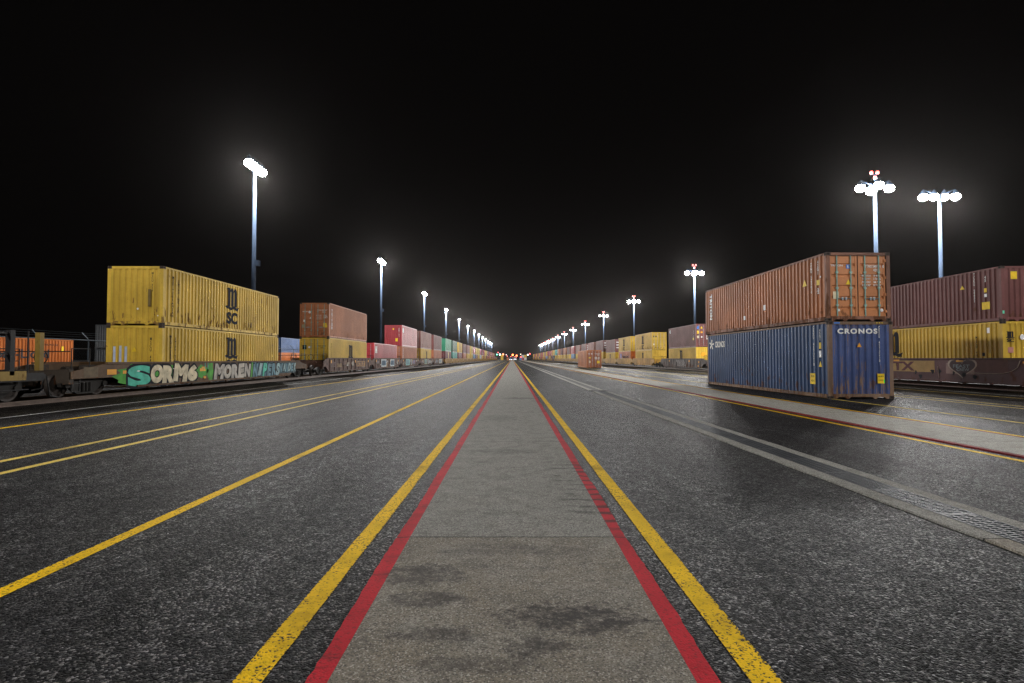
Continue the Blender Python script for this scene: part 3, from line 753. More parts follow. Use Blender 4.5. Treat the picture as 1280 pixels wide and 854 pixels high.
LS = {}
for k, (z, lo, up) in enumerate(left):
    n = k+2
    ends = {2:('doors','doors'),3:('doors','wall'),4:('doors','wall')}.get(n, ('doors' if k%2 else 'wall','wall' if k%3 else 'doors'))
    LS[n] = stack('left', n, z, lo, up, cartop(z), ends)
    cc = carcol(z); last = k == len(left)-1 or left[k+1][0]-z > 17
    if n == 2: lb = 'brown graffiti-tagged well car under the brown and yellow stack on the left'
    elif n == 3: lb = 'brown well car with blue and white graffiti under the lone red container'
    else: lb = f'{"graffiti-tagged brown" if cc == "brown" else "plain yellow"} well car under the {ordw(n)} stack of the left train'
    w = well_car(XL, z-.35, 12.9, 1.35, .42, 1.50, SILLC[cc], lb, 'well cars of the left train', 1 if z < 150 else 2, far_truck=last)
    if z < 125:
        r = random.Random(int(z))
        cols = [flat('graf%d'%i, c_, .6, 0, .3) for i, c_ in enumerate(((.28,.22,.17),(.2,.17,.17),(.36,.33,.30),(.13,.08,.075),(.30,.20,.10),(.10,.05,.05)))]
        for i in range(16):
            me = blob(100+r.randrange(14), 12, .2, .55) if i % 2 else text_mesh(r.choice(['KRES','OTIS','VEX','JOLT','MERK','SNOK']), .04)
            decal(w, 'graffiti', me, r.choice(cols), (1.4135+.0007*i, r.uniform(.4,12.5), r.uniform(.75,1.2)), '+x', r.uniform(.5,1.5), r.uniform(.2,.6))
        for y in (.4,7.6,12.4): stick(w, 'sq', (1.427,y,1.25), '+x', .3, .24, 'reflector_plate', M_orangep)
        if n == 2:
            stick(w, 'sq', (1.4255,9.6,1.0), '+x', 3.2, .5, 'reflector_plate', flat('ochre_panel', (.32,.17,.06), .6)); word(w, 'KTLT', (1.428,9.6,1.0), '+x', 2.6, .36, SILLC['brown'], .05, name='graffiti')
        blk = {3: (((4.1,2.6,(.5,.56,.6)),(4.1,2.0,(.03,.16,.32)),(8.8,2.4,(.5,.56,.6)),(8.8,1.8,(.03,.16,.32)))), 4: ((3.6,3.0,(.16,.42,.40)),(8.6,2.4,(.24,.06,.14)),(6.6,1.2,(.3,.25,.2))), 5: ((4.6,3.0,(.24,.32,.19)),(9.3,2.0,(.42,.38,.26)),(7.4,1.4,(.3,.22,.2))), 6: ((9.0,4.6,(.48,.47,.36)),(3.4,3.,(.22,.16,.13)))}.get(n, ())
        for i, (y, wd, c_) in enumerate(blk):
            stick(w, 'sq', (1.4262+.0006*i,y,1.0), '+x', wd, .86 if i%2==0 else .5, 'graffiti', flat(f'graffiti_{n}_{i}', c_, .6, 0, .3))
            word(w, ['REK','WOX','SAGE','NUK'][i%4], (1.4295,y,1.0), '+x', wd*.8, .6, flat('graf_letter', (.10,.16,.22), .6), .05, name='graffiti')
# markings on the left train
a, b = LS[2]
word(b, 'TRITON', (1.2145,.75,1.55), '+x', .26, 1.7, M_white, .05, True)
for (tx, x, z, w_, h_) in (('TTNU 824 617',.62,2.28,.85,.09),('45G1',.75,2.12,.3,.08),('MAX GR 32500',.35,1.85,.42,.06),('TARE 3900',.35,1.7,.42,.06),('NET 28600',.35,1.55,.42,.06),('CU CAP 76',.9,1.75,.3,.3),('TRITON',-.8,2.16,.45,.08)): word(b, tx, (x,.045,z), '-y', w_, h_, M_white, .02)
stick(b,'disc',(-.42,.045,2.12),'-y',.2,.22,'sticker',M_stw); stick(b,'sq',(.88,.045,1.02),'-y',.34,.36,'sticker'); stick(b,'sq',(-.85,.045,1.4),'-y',.16,.18,'sticker',M_stw); stick(b,'tri',(-.35,.045,1.65),'-y',.14,.14,'warning_triangle',M_stw); stick(b,'sq',(-.93,.045,.95),'-y',.26,.28,'sticker',flat('pale_sticker',(.30,.28,.18),.6))
msc_marks(a, 2.896, '+x', 6.4, 1.75, 1.35, True, .75)
word(a, 'MEDITERRANEAN', (1.2145,.7,1.5), '+x', .10, 1.9, M_navy, .02, True)
stick(a,'sq',(-.82,.045,2.1),'-y',.34,.36,'sticker',M_navy); stick(a,'disc',(-.42,.045,2.1),'-y',.16,.18,'sticker',M_stw); word(a,'MSCU 63927',(.6,.045,2.2),'-y',.7,.09,M_navy,.02); word(a,'45G1',(.65,.045,2.05),'-y',.3,.08,M_navy,.02)
a = LS[3][0]; word(a,'H',(1.2145,.9,2.15),'+x',.75,.75,M_white,.10,name='logo')
a, b = LS[4]
word(b,'H',(1.2145,.8,2.2),'+x',.65,.65,M_white,.10,name='logo'); stick(b,'sq',(.0,.0065,2.35),'-y',.2,.2); stick(b,'sq',(.45,.0065,.85),'-y',.32,.42); word(b,'HDMU 672',(.78,.0065,1.9),'-y',.09,1.2,M_white,.03,True)
word(a,'TRITON',(1.2145,.8,1.9),'+x',.25,1.4,M_white,.05,True)
msc_marks(LS[5][0],2.896,'+x',6.6,1.75,1.4); 
stick(LS[7][0],'sq',(1.2145,6.,1.9),'+x',1.1,1.5,'marking_stripe',flat('ochre_mark',(.55,.36,.04),.5))
for n in (12,15): msc_marks(LS[n][1],2.896,'+x',6.2,1.75,1.4)

# ================================================================== RIGHT SIDE: ground-stacked pair, single, train
RZ = math.atan2(.30, L)
def rside(p, y0): return p
c = container((13.03,21.05,0), 2.896, 'blue', 'wall', 'blue container standing on the asphalt under a brown one, rust streaked end', lod=0, worn=.50, rz=RZ, framemat=paint('rusty_blue_frame', (.17,.105,.07), .7, .35, .65, .8), endmat=paint('rusty_blue', (.055,.09,.24), .5, .2, .45, .9))
word(c,'CRONOS',(-.12,.0065,2.53),'-y',1.52,.20,M_white,.045,spacing=1.25)
word(c,'CRXU 4573218',(.70,.0065,2.05),'-y',.055,1.35,M_white,.03,True)
stick(c,'tri',(-.06,.0065,2.02),'-y',.17,.17,mat=M_orangep); stick(c,'sq',(.74,.0065,.76),'-y',.26,.36); stick(c,'sq',(.86,.006,.66),'-y',.04,.12,'sticker',flat('green_sticker',(.05,.8,.05),.5))
stick(c,'sq',(-.90,.002,2.835),'-y',.22,.06,'sticker',M_stb)
for i, x in enumerate((.62,.72,.82)): stick(c,'sq',(x,.002,2.84),'-y',.055,.03,'sticker')
for i, ln in enumerate(('MAX GROSS','32 500 KG')): word(c,ln,(.74,.0055,.84-.14*i),'-y',.2,.05,M_navy,.02)
word(c,'CRONOS',(-1.2145,10.35,2.3),'-x',1.35,.34,M_white,.03); decal(c,'logo',star_logo(),M_white,(-1.2145,11.55,2.3),'-x',.72,.62)
word(c,'CRXU 4573218',(-1.2145,1.02,2.0),'-x',.10,1.55,M_white,.03,True); word(c,'45G1',(-1.2145,.58,2.42),'-x',.09,.45,M_white,.03,True)
stick(c,'sq',(-1.2145,.58,2.0),'-x',.14,.24); stick(c,'sq',(-1.2145,.58,1.68),'-x',.14,.26,'sticker',M_stw); stick(c,'tri',(-1.2145,.58,1.3),'-x',.22,.22); stick(c,'sq',(-1.2145,1.12,.72),'-x',.36,.42)
for i in range(2): word(c,'45 G',(-1.215,1.12,.82-.18*i),'-x',.22,.08,M_navy,.03)

c = container((12.98,21.05,2.90), 2.591, 'brown', 'doors', 'brown container with its doors facing out, stacked on the blue one', lod=0, worn=.42, rz=RZ+.004, framemat=paint('brown_frame',(.20,.085,.05),.8,.3,.6), endmat=paint('door_brown',(.50,.185,.06),.22,.12,.48))
word(c,'TRITON',(-1.2145,11.35,1.55),'-x',1.45,.36,M_white,.06,rot=-math.pi/2,spacing=1.1)
stick(c,'tri',(-1.2145,1.5,1.62),'-x',.34,.26); stick(c,'sq',(-1.2145,.56,1.52),'-x',.20,.20)
word(c,'TTNU 5497010',(-1.2145,1.02,1.75),'-x',.12,1.2,M_white,.03,True); word(c,'42G1',(-1.2145,.56,2.1),'-x',.10,.55,M_white,.03,True); word(c,'22',(-1.2145,.56,1.2),'-x',.12,.22,M_white,.04,True); stick(c,'disc',(-1.2145,.40,1.72),'-x',.08,.08,'sticker',M_stw)
stick(c,'sq',(-1.2145,7.0,.62),'-x',.2,.2,'sticker',M_stw); stick(c,'sq',(-1.2145,4.9,.95),'-x',.2,.24,'sticker',M_stw)
for tx, x, z, w_, h_ in (('TRITON',-.80,2.10,.46,.07),('TTNU',.42,2.07,.26,.11),('549701',.73,2.07,.30,.11),('0',.985,2.07,.06,.11),('42G1',.72,1.93,.24,.10),('MAX GROSS',.33,1.72,.34,.07),('30 480 KG',.74,1.72,.26,.07),('TARE WT',.33,1.60,.32,.07),('3 720 KG',.74,1.60,.28,.07),
                         ('PAYLOAD',.33,1.48,.32,.07),('26 760',.74,1.48,.28,.07),('CU CAP',.33,1.36,.32,.07),('67.7 CBM',.74,1.36,.28,.07)): word(c,tx,(x,.047,z),'-y',w_,h_,M_white,.02)
stick(c,'sq',(-.36,.047,2.06),'-y',.15,.15,'sticker',M_stb); word(c,'R',(-.36,.046,2.06),'-y',.07,.09,M_white,.04); stick(c,'tri',(-.36,.047,1.48),'-y',.20,.19)
stick(c,'sq',(-.84,.047,.98),'-y',.22,.28,'sticker',flat('plate_sticker',(.62,.55,.38),.5)); stick(c,'disc',(-.74,.047,.42),'-y',.10,.10,'sticker',M_stw); stick(c,'disc',(.90,.047,.42),'-y',.12,.12,'sticker',M_stw)

c = container((13.45,92.5,0), 2.896, 'brown', 'doors', 'single brown container standing alone on the asphalt with doors showing', lod=1, worn=.3, endmat=paint('door_brown2',(.30,.10,.045),.22,.12,.48))
stick(c,'sq',(.72,.045,.95),'-y',.42,.42); stick(c,'sq',(-.72,.045,1.65),'-y',.3,.2); stick(c,'sq',(-.72,.045,.98),'-y',.26,.34,'sticker',flat('plate_sticker',(.62,.55,.38),.5)); stick(c,'disc',(-.35,.045,2.3),'-y',.16,.22,'sticker',M_stw)
for tx,x,z,w_,h_ in (('TCNU 7731',.55,2.3,.8,.14),('45G1',.7,2.1,.4,.1),('GROSS',.3,1.6,.36,.4),('32500',.75,1.6,.3,.4),('TEX',-.8,2.3,.35,.14)): word(c,tx,(x,.045,z),'-y',w_,h_,M_white,.03)

# right train: near car and stack
a, b = stack('right', 1, 26.3, 'yellow', 'maroon', 0, ('wall','wall'), (2.896,2.591), ('yellow container above the heart graffiti, under the maroon container at the right', 'maroon container on top of a yellow one above the heart graffiti'))
for o in a.children:
    if o.name.startswith('end_wall') and o.data.name.startswith('end_wall') : pass
msc_marks(a, 2.896, '-x', 7.7, 1.95, 1.55, True, .72)
# yellow door end with its own lettering
stick(b,'tri',(-1.2145,2.3,1.85),'-x',.3,.2); word(b,'TCKU 2231',(-1.2145,1.55,1.75),'-x',.1,1.45,M_white,.03,True); word(b,'45',(-1.2145,.9,2.1),'-x',.1,.3,M_white,.03,True); stick(b,'sq',(-1.2145,.9,1.55),'-x',.16,.2); stick(b,'sq',(-1.2145,.9,1.3),'-x',.16,.16,'sticker',M_stw); stick(b,'sq',(-1.2145,.9,.80),'-x',.45,.36)
stick(b,'sq',(-.62,.0065,2.15),'-y',.3,.36); stick(b,'sq',(-1.15,.002,.42),'-y',.09,.14,'sticker',flat('mint_sticker',(.15,.7,.45),.5))
word(a,'MSCU 4411',(-1.2145,1.5,1.6),'-x',.1,1.3,M_navy,.02,True); stick(a,'sq',(-1.2145,.75,1.3),'-x',.16,.2); stick(a,'sq',(-1.2145,1.1,1.35),'-x',.16,.16,'sticker',M_navy); stick(a,'sq',(-1.2145,.8,2.5),'-x',.16,.26,'sticker',M_stw)
decal(a,'logo',m_logo(),M_navy,(-.86,.004,2.25),'-y',.34,.34); word(a,'SC',(-.86,.004,2.0),'-y',.34,.16,M_navy,.045); stick(a,'disc',(-.3,.004,2.15),'-y',.22,.26,'sticker',M_stw); stick(a,'sq',(-.86,.004,1.55),'-y',.26,.26,'sticker',flat('pink_sticker',(.5,.22,.2),.6))
w = well_car(XR, 22.8, 17.6, 3.2, .30, 1.46, SILLC['maroon'], 'maroon well car with heart graffiti and a TTX plate at the right', 'well cars of the right train', 0, ribs=False, zp=.80)
XN = -1.3612
stick(w,'sq',(XN-.001,9.4,1.08),'-x',3.6,.62,'name_plate',flat('plate_ochre',(.36,.22,.07),.6)); word(w,'TTX',(XN-.003,10.4,1.08),'-x',2.6,.52,flat('plate_maroon',(.10,.02,.025),.6),.04)
hp = heart_poly(); hm = shape_mesh('heart_fill',[hp]); ho = shape_mesh('heart_line',[[(hp[k][0]*1.14,hp[k][1]*1.14),(hp[(k+1)%40][0]*1.14,hp[(k+1)%40][1]*1.14),hp[(k+1)%40],hp[k]] for k in range(40)])
M_pale = flat('pale_line', (.42,.33,.26), .6)
stick(w,'sq',(XN-.0008,5.9,1.0),'-x',1.8,.55,'graffiti_background',flat('dusty_pink',(.26,.17,.15),.6)); stick(w,'sq',(XN-.0006,4.4,1.15),'-x',2.6,.6,'graffiti_background',flat('dull_red',(.13,.055,.045),.65))
decal(w,'graffiti',hm,flat('heart_dark',(.05,.022,.025),.6),(XN-.002,5.75,1.0),'-x',1.75,.92); decal(w,'graffiti_outline',ho,M_pale,(XN-.003,5.75,1.0),'-x',1.75,.92)
word(w,'FEAST',(XN-.004,5.8,1.12),'-x',1.05,.17,flat('pale_blue_line',(.24,.30,.32),.6),.02,name='graffiti'); word(w,'CREW',(XN-.004,5.7,.95),'-x',.8,.14,flat('pale_blue_line',(.24,.30,.32),.6),.02,name='graffiti')
pl = []
cv = [(5.2,.80),(4.2,.78),(3.4,.80),(2.9,.92),(2.6,1.1),(2.45,1.42)]
mb = MB()
for (y0,z0),(y1,z1) in zip(cv,cv[1:]): mb.tube((XN-.008,y0,z0),(XN-.008,y1,z1),.018,n=5)
for y in (7.35,1.6): mb.tube((XN-.008,y,1.1),(XN-.008,y-.08,.45),.014,n=5)
put('graffiti_outline', mb.mesh('graffiti_line'), M_pale, w)
for y, z, w_ in ((10.6,1.40,.5),(5.9,1.38,.45),(2.1,1.33,.5),(-1.0,1.33,.4)): stick(w,'sq',(XN-.004,y,z),'-x',w_,.09,'reflector_plate',M_orangep)
stick(w,'sq',(XN-.0008,.2,.93),'-x',2.6,.8,'graffiti_background',flat('rust_panel',(.17,.07,.05),.7))
for i, tx in enumerate(('KRAM LIVES','WAS HERE','YTZ ONE')): word(w,tx,(XN-.002,.3-.1*i,1.18-.25*i),'-x',1.7,.17,M_navy,.02,name='graffiti')
r = random.Random(5)
for i in range(9): decal(w,'paint_splash',blob(60+i%4,14,.12,.55),M_navy,(XN-.0025-i*.0003,r.uniform(1,9.5),r.uniform(.5,.85)),'-x',.35,.28)

# second (mostly hidden) and following
def rcar(n, z, col, last, lb, pf=1.75, Lw=12.9, zt=1.5, lod=1, ribs=True): return well_car(XR, z-.35, Lw, pf, .42, zt, SILLC[col], lb, 'well cars of the right train', lod, ribs, far_truck=last)
a, b = stack('right', 2, 70.2, 'yellow', 'maroon', 1, ('wall','doors'), (2.591,2.896), ('yellow container under a maroon one just past the blue container, above scrawled grey car', 'maroon container with stickered doors atop a yellow one, just past the blue container'))
stick(b,'sq',(-.95,.045,2.45),'-y',.36,.36,'sticker',M_stb); stick(b,'tri',(-.48,.045,2.45),'-y',.26,.26); stick(b,'sq',(-.95,.045,1.85),'-y',.36,.36); stick(b,'sq',(-.48,.045,1.85),'-y',.24,.2,'sticker',M_orangep); stick(b,'sq',(-.95,.045,1.25),'-y',.26,.3,'sticker',flat('plate_sticker',(.62,.55,.38),.5)); stick(b,'disc',(-.48,.045,1.25),'-y',.18,.2,'sticker',M_stw)
word(b,'CAIU 88',(.4,.045,1.2),'-y',.6,.5,M_white,.03); stick(b,'sq',(-1.2145,1.0,1.05),'-x',.4,.3); word(b,'CAIU 88',(-1.2145,1.0,1.7),'-x',.15,.9,M_white,.03,True); word(b,'C',(-1.2145,11.4,2.4),'-x',.6,.4,M_white,.05)
msc_marks(a,2.591,'-x',6.2,1.6,1.4); stick(a,'sq',(-.3,.0065,1.7),'-y',.5,.4,'sticker',M_orangep)
w = well_car(XR, 68.0, 16.6, 1.9, .36, 1.46, SILLC['grey-brown'], 'grey-brown well car with pale scrawled graffiti just past the blue container', 'well cars of the right train', 1, ribs=True)
for i in range(3): word(w,['BARCODE','THRONE','HAVEN'][i],(-1.428-.001*i,8.2-.3*i,1.22-.3*i),'-x',3.6,.3,flat('pale_scrawl',(.33,.31,.30),.6),.02,name='graffiti')
for y, z in ((4.3,1.2),(.6,1.1),(.8,.62),(13.4,1.2)): stick(w,'sq',(-1.4265,y,z),'-x',.4,.2,'reflector_plate',M_orangep)

right = [(92.4,'yellow','yellow'),(109,'orange','yellow'),(125.2,'yellow','maroon'),(141.6,'yellow','maroon'),(158,'yellow','pale brown'),(174.4,'maroon','maroon'),(190.8,'yellow','pale brown'),(207.2,'light blue','red'),
         (223.6,'yellow','maroon'),(240,'yellow','brown'),(256.4,'yellow','maroon'),(272.8,'yellow','brown'),(289.2,'yellow','teal'),(305.6,'grey','yellow'),(322,'maroon','brown'),(338.4,'yellow','red'),(354.8,'maroon','red'),
         (371.2,'light blue','yellow'),(387.6,'brown','pale brown'),(404,'yellow','yellow'),(420.4,'brown','red'),(436.8,'red','orange'),(453.2,'brown','pale brown'),(469.6,'blue','yellow'),(486,'yellow','red'),
         (502.4,'brown','maroon'),(518.8,'maroon','yellow'),(535.2,'yellow','orange'),(551.6,'brown','red'),(568,'blue','maroon'),(584.4,'maroon','yellow'),(600.8,'yellow','yellow')]
RS = {}
for k, (z, lo, up) in enumerate(right):
    n = k+3
    hs = (2.591,2.896) if n < 6 else (2.896,2.896)
    ends = {3:('wall','doors'),4:('wall','doors'),5:('wall','doors'),6:('wall','doors')}.get(n, ('wall' if k%3 else 'doors','doors' if k%2 else 'wall'))
    RS[n] = stack('right', n, z, lo, up, cartop(z), ends, hs)
    rcar(n, z, 'yellow' if n < 14 or n % 4 else 'brown', k == len(right)-1, f'{"yellow" if n < 14 or n % 4 else "brown"} well car under the {ordw(n)} stack of the right train', lod=1 if z < 150 else 2)
for n in (3,4,5,6): msc_marks(RS[n][1] if n < 5 else RS[n][0],2.896 if n<5 else 2.591,'-x',6.4,1.75 if n<5 else 1.5,1.5)
msc_marks(RS[3][0],2.591,'-x',6.4,1.5,1.4)
a = RS[4][0]; stick(a,'sq',(-1.2145,9.6,1.55),'-x',1.4,1.3,'logo',flat('logo_blue',(.03,.05,.22),.5)); word(a,'Hapag-Lloyd',(-1.2145,5.0,1.5),'-x',6.2,.8,M_navy,.03)
b = RS[3][1]
for x, z in ((-.85,2.2),(-.5,2.2),(-.85,.9)): stick(b,'sq',(x,.045,z),'-y',.2,.24,'sticker',M_stw if z < 2 else M_navy)
for n in (5,6,8):
    for z in (2.2,1.6,1.0): stick(RS[n][1],'sq',(-.7,.045,z),'-y',.5,.2,'sticker',M_stw)

# ================================================================== BEHIND THE LEFT TRAIN: fence and stored containers
M_fence = flat('fence_steel', (.07,.095,.12), .6, .2)
fx = -24.5
fence = thing('chain_link_fence', 'tall chain-link fence with barbed wire behind the left train', 'fence', (fx,19,0))
FLN = 95.2; step = 3.4
for k in range(29):
    y = k*step
    put('post', cached('fence_post', lambda: MB().tube((0,0,0),(0,0,2.6),.038,n=8)), M_fence, fence, (0,y,0))
    put('barbed_arm', cached('fence_arm', lambda: MB().tube((0,0,2.6),(-.38,0,3.0),.026,n=6)), M_fence, fence, (0,y,0))
put('top_rail', MB().tube((0,0,2.56),(0,FLN,2.56),.03,n=8).mesh('top_rail'), M_fence, fence)
mb = MB()
for dx_, z in ((-.12,2.74),(-.25,2.87),(-.37,2.99)): mb.tube((dx_,0,z),(dx_,FLN,z),.008,n=4)
put('barbed_wire', mb.mesh('barbed_wire'), M_fence, fence)
mb = MB(); g = .13; hh = 2.5; wv = .0017
n = int((FLN+hh)/g)
for k in range(n):
    y0 = -hh + k*g
    for d in (1,-1):
        a_, b_ = (y0,0.0), (y0+hh, hh)
        if a_[0] < 0: a_ = (0., -y0)
        if b_[0] > FLN: b_ = (FLN, FLN-y0)
        if d < 0: a_, b_ = (FLN-a_[0],a_[1]), (FLN-b_[0],b_[1])
        mb.quad((0,a_[0]-wv,a_[1]+.03),(0,a_[0]+wv,a_[1]+.03),(0,b_[0]+wv,b_[1]+.03),(0,b_[0]-wv,b_[1]+.03))
put('wire_mesh', mb.mesh('wire_mesh'), M_fence, fence)

def yard(x, y, colour, label, h=2.591, z=0.0, end='wall', lod=1, rz=0): return container((x,y,z), h, colour, end, label, 'containers stored beyond the fence', lod, rz)
c = yard(-34.2, 30.2, 'orange', 'bright orange container with blue emblem seen through the chain-link fence', 2.896)
word(c,'Hapag-Lloyd',(1.2145,7.3,1.75),'+x',5.4,.80,flat('logo_navy',(.012,.014,.022),.55),.02)
for k in range(2): decal(c,'logo',shape_mesh('slant_bar',[[(-.5,-.5),(.1,-.5),(.5,.5),(-.1,.5)]]),flat('logo_blue',(.02,.03,.26),.5),(1.2145,2.75+.85*k,1.80),'+x',1.0,1.15)
stick(c,'sq',(1.2145,11.2,2.2),'+x',.2,.4,'sticker'); word(c,'HLXU 62',(1.2145,10.2,2.5),'+x',1.2,.14,M_navy,.02)
yard(-43.9, 61, 'grey', 'grey container on top of another, half hidden behind the yellow stack', 2.591, 2.6)
yard(-43.9, 61, 'grey', 'grey container at the bottom, half hidden behind the yellow stack', 2.591)
yard(-41.3, 98, 'blue', 'blue container atop an orange one in the gap beyond the yellow stack', 2.591, 2.6)
yard(-41.3, 98, 'orange', 'orange container under a blue one in the gap beyond the yellow stack', 2.591)
yard(-41.3, 111.5, 'deep purple', 'dark purple container atop a brown one beyond the fence gap', 2.591, 2.6)
yard(-41.3, 111.5, 'rust-orange', 'rust-orange container under a purple one beyond the fence gap', 2.591)

# ================================================================== LIGHT MASTS
M_lens = emit('lit_floodlight_lens', (1.0,.985,.95), 60.); M_lens2 = emit('lit_floodlight_lens_dim', (1.0,.985,.95), 9.)
M_redl = emit('red_obstruction_lamp', (1.0,.035,.012), 4.)
M_pole = flat('mast_steel', (.040,.058,.090), .8, 0, .1); M_pole.node_tree.nodes['Principled BSDF'].inputs['Specular IOR Level'].default_value = .02
HM_L, HM_R = 19.1, 17.6
def pole_mb(Hm): return MB().tube((0,0,0),(0,0,Hm),.24,.13,n=12).box(-.38,.38,-.38,.38,0,.05).lathe([(.27,.05),(.30,.5),(.26,.55)],'z',(0,0,0),12)
def lum_mb(): return MB().lathe([(.001,.50),(.16,.50),(.18,.36),(.30,.24),(.34,.16),(.34,.12),(.31,.12)],'z',(0,0,0),16)
def lens_mb(): return MB().lathe([(.32,.115),(.40,.0),(.43,-.15),(.40,-.29),(.28,-.42),(.13,-.48),(.001,-.50)],'z',(0,0,0),16)
def arms_mb(spots):
    mb = MB().lathe([(.14,-.5),(.22,-.45),(.22,.1),(.12,.2)],'z',(0,0,0),12)
    for x, y in spots: mb.tube((0,0,.02),(x,y,.62),.045,n=6).tube((x,y,.62),(x,y,.50),.05,n=6)
    return mb
ARR = {'left': [(.05,-1.3),(.05,-.45),(.05,.45),(.05,1.3)], 'right': [(-1.35,0),(1.35,0),(-.2,-.9),(.2,.9)], 'row': [(-1.55,.1),(-.52,0),(.52,0),(1.55,-.1)]}
def mast(kind, x, y, Hm, label, power, nl=2):
    far = y > 170
    t = thing('floodlight_mast', label, 'light mast', (x,y,0), 0, {'left':'masts behind the left train','right':'masts behind the right train','row':None}[kind])
    put('pole', cached(('pole',Hm), lambda: pole_mb(Hm), True), M_pole, t)
    put('crossarm', cached(('crossarm',kind), lambda: arms_mb(ARR[kind])), M_pole, t, (0,0,Hm))
    for px, py in ARR[kind]:
        l = put('luminaire', cached('luminaire', lum_mb, True), M_pole, t, (px,py,Hm))
        put('lens', cached('lens', lens_mb, True), M_lens2 if far else M_lens, l)
    if kind == 'right':
        mb = MB().tube((0,0,Hm+.2),(0,0,Hm+1.15),.04,n=6).box(-.35,.35,-.03,.03,Hm+1.15,Hm+1.2)
        put('lamp_bracket', mb.mesh('lamp_bracket'), M_pole, t)
        for dx_, dz in ((-.28,1.20),(.28,1.20),(.0,.72)):
            put('obstruction_lamp', cached('obstruction_lamp', lambda: MB().lathe([(.10,0),(.14,.06),(.14,.22),(.08,.3),(.001,.32)],'z',(0,0,0),10), True), M_redl, t, (dx_,-.06 if dz<1 else 0,Hm+dz))
    if kind == 'left':
        put('junction_box', cached('junction_box', lambda: MB().box(.13,.42,-.2,.2,0,.5)), M_pole, t, (.08,0,Hm*.52))
    sp = [ARR[kind][0], ARR[kind][-1]] if kind != 'right' else [ARR[kind][0], ARR[kind][1]]
    if nl == 1: sp = [ARR[kind][1]]
    for px, py in sp:
        ld = bpy.data.lights.new('floodlight', 'POINT'); ld.energy = power/len(sp); ld.color = (1.0,.98,.955); ld.shadow_soft_size = .35
        lo = bpy.data.objects.new('floodlight', ld); COL.objects.link(lo); lo.parent = t; lo.location = (px,py,Hm-.95)
    return t
PW = 27000
for n in range(1, 14):
    mast('left', -23.5, 51.1+49.9*(n-1), HM_L, f'tall floodlight mast behind the left train, {ordw(n)} from the near end' , PW, 2 if n < 4 else 1)
for n in range(1, 14):
    mast('right', 34.0, 52.4+52.3*(n-1), HM_R, f'floodlight mast with red top lamps behind the right train, {ordw(n)} from the near end', PW, 2 if n < 4 else 1)
mast('row', 43.0, 56.3, 17.9, 'floodlight mast with one straight row of lamps, farthest right, no red lamps', PW)
# the same rows go on past and behind the photographer
for y in (1.2, -48.7): mast('left', -23.5, y, HM_L, f'tall floodlight mast beside the left train, {"level with" if y > 0 else "well behind"} the photographer', PW*.55)
for y in (.1, -52.2): mast('right', 34.0, y, HM_R, f'floodlight mast with red top lamps at the right, {"level with" if y > 0 else "well behind"} the photographer', PW*.7)

# ================================================================== FAR END OF THE YARD
def farlamp(x, y, z, c, name, label, strength, rr=.55):
    t = thing('lamp_post', label, 'lamp post', (x,y,0), 0, 'coloured lamps at the far end')
    put('pole', MB().tube((0,0,0),(0,0,z-rr*.8),.12,.09,n=6).mesh('lamp_pole'), M_black, t)
    put('lamp', cached(('far_lamp',rr), lambda: MB().lathe([(.001,-rr),(rr*.7,-rr*.7),(rr,0),(rr*.7,rr*.7),(.001,rr)],'z',(0,0,0),10), True), emit(name, c, strength), t, (0,0,z))
Q = 600.; qp = lambda px, py, d=Q: ((px-639.7)*d/705., d, 1.5-(py-448.4)*d/705.)
for px, py, c_, nm, lb, s_, rr in ((640.6,443.6,(1,.16,.01),'amber','larger amber lamp glowing just above the end of the walkway',7,1.0),(645.5,444.5,(1,.13,.01),'amber','amber lamp just right of the larger amber one, far end',7,.9),(653.9,444.8,(1,.07,.015),'orange','orange-red lamp above the distant stacked containers',7,.8),
        (628.7,442.9,(1,.14,.02),'amber','amber lamp left of the walkway end, beside white signs',6,.8),(614.6,442.2,(1,.2,.02),'amber','small amber lamp over the far left containers',6,.7),(620.9,443.2,(.05,.7,.4),'teal','small teal lamp at the far end of the left train',5,.7),
        (624.6,443.2,(.9,.95,1),'white','small white lamp between teal and amber ones, far end',5,.8),(662.,442.3,(1,.03,.02),'red','small red lamp high at the far right',7,.6),(650.5,446.2,(1,.02,.02),'red','red lamp low beside the distant stacked containers',7,.6),(659.5,443.4,(.9,.95,1),'white','small white lamp beside the red one, far right',5,.7),
        (622.3,440.6,(1,.03,.05),'red','tiny red lamp highest at the far left',5,.45),(632.5,443.6,(.9,.8,.9),'white','dim white lamp just left of the walkway end',2,.5),(639.4,447.2,(1,.12,.01),'amber','amber lamp low over the end of the walkway',6,.6),(644.6,447.0,(1,.03,.01),'red','red lamp low just right of the walkway end',6,.6),
        (650.6,442.8,(.9,.75,.5),'white','dim cream lamp above the distant blue container',2,.6),(633.8,445.2,(1,.05,.05),'red','dim red lamp low left of the walkway end',3,.45),(626.3,444.6,(1,.04,.03),'red','red lamp just under the white one, far left',3,.5)):
    x, y, z = qp(px, py); farlamp(x, y, z, c_, f'{nm}_lamp_{s_}_{c_[1]}', lb, s_, rr)
def far_box(px, colour, lv, label):
    x = (px-639.7)*560/705.; container((x,560,lv*2.6), 2.591, colour, 'wall', label, 'containers stacked at the far end', 2)
far_box(650.6,'light blue',0,'blue container in the far distant stack right of the walkway'); far_box(653.4,'red',0,'red container on the ground in the far distant stack'); far_box(656.4,'white',0,'white container on the ground under a yellow one, far end')
far_box(653.4,'white',1,'white container atop a red one in the far distant stack'); far_box(656.4,'yellow',1,'yellow container atop a white one in the far distant stack')
far_box(627.2,'yellow',0,'yellow container on the ground far left of the walkway'); far_box(627.2,'yellow',1,'yellow container topping the far distant pair left of walkway'); far_box(634.5,'brown',0,'brown container on the ground just left of the walkway end')
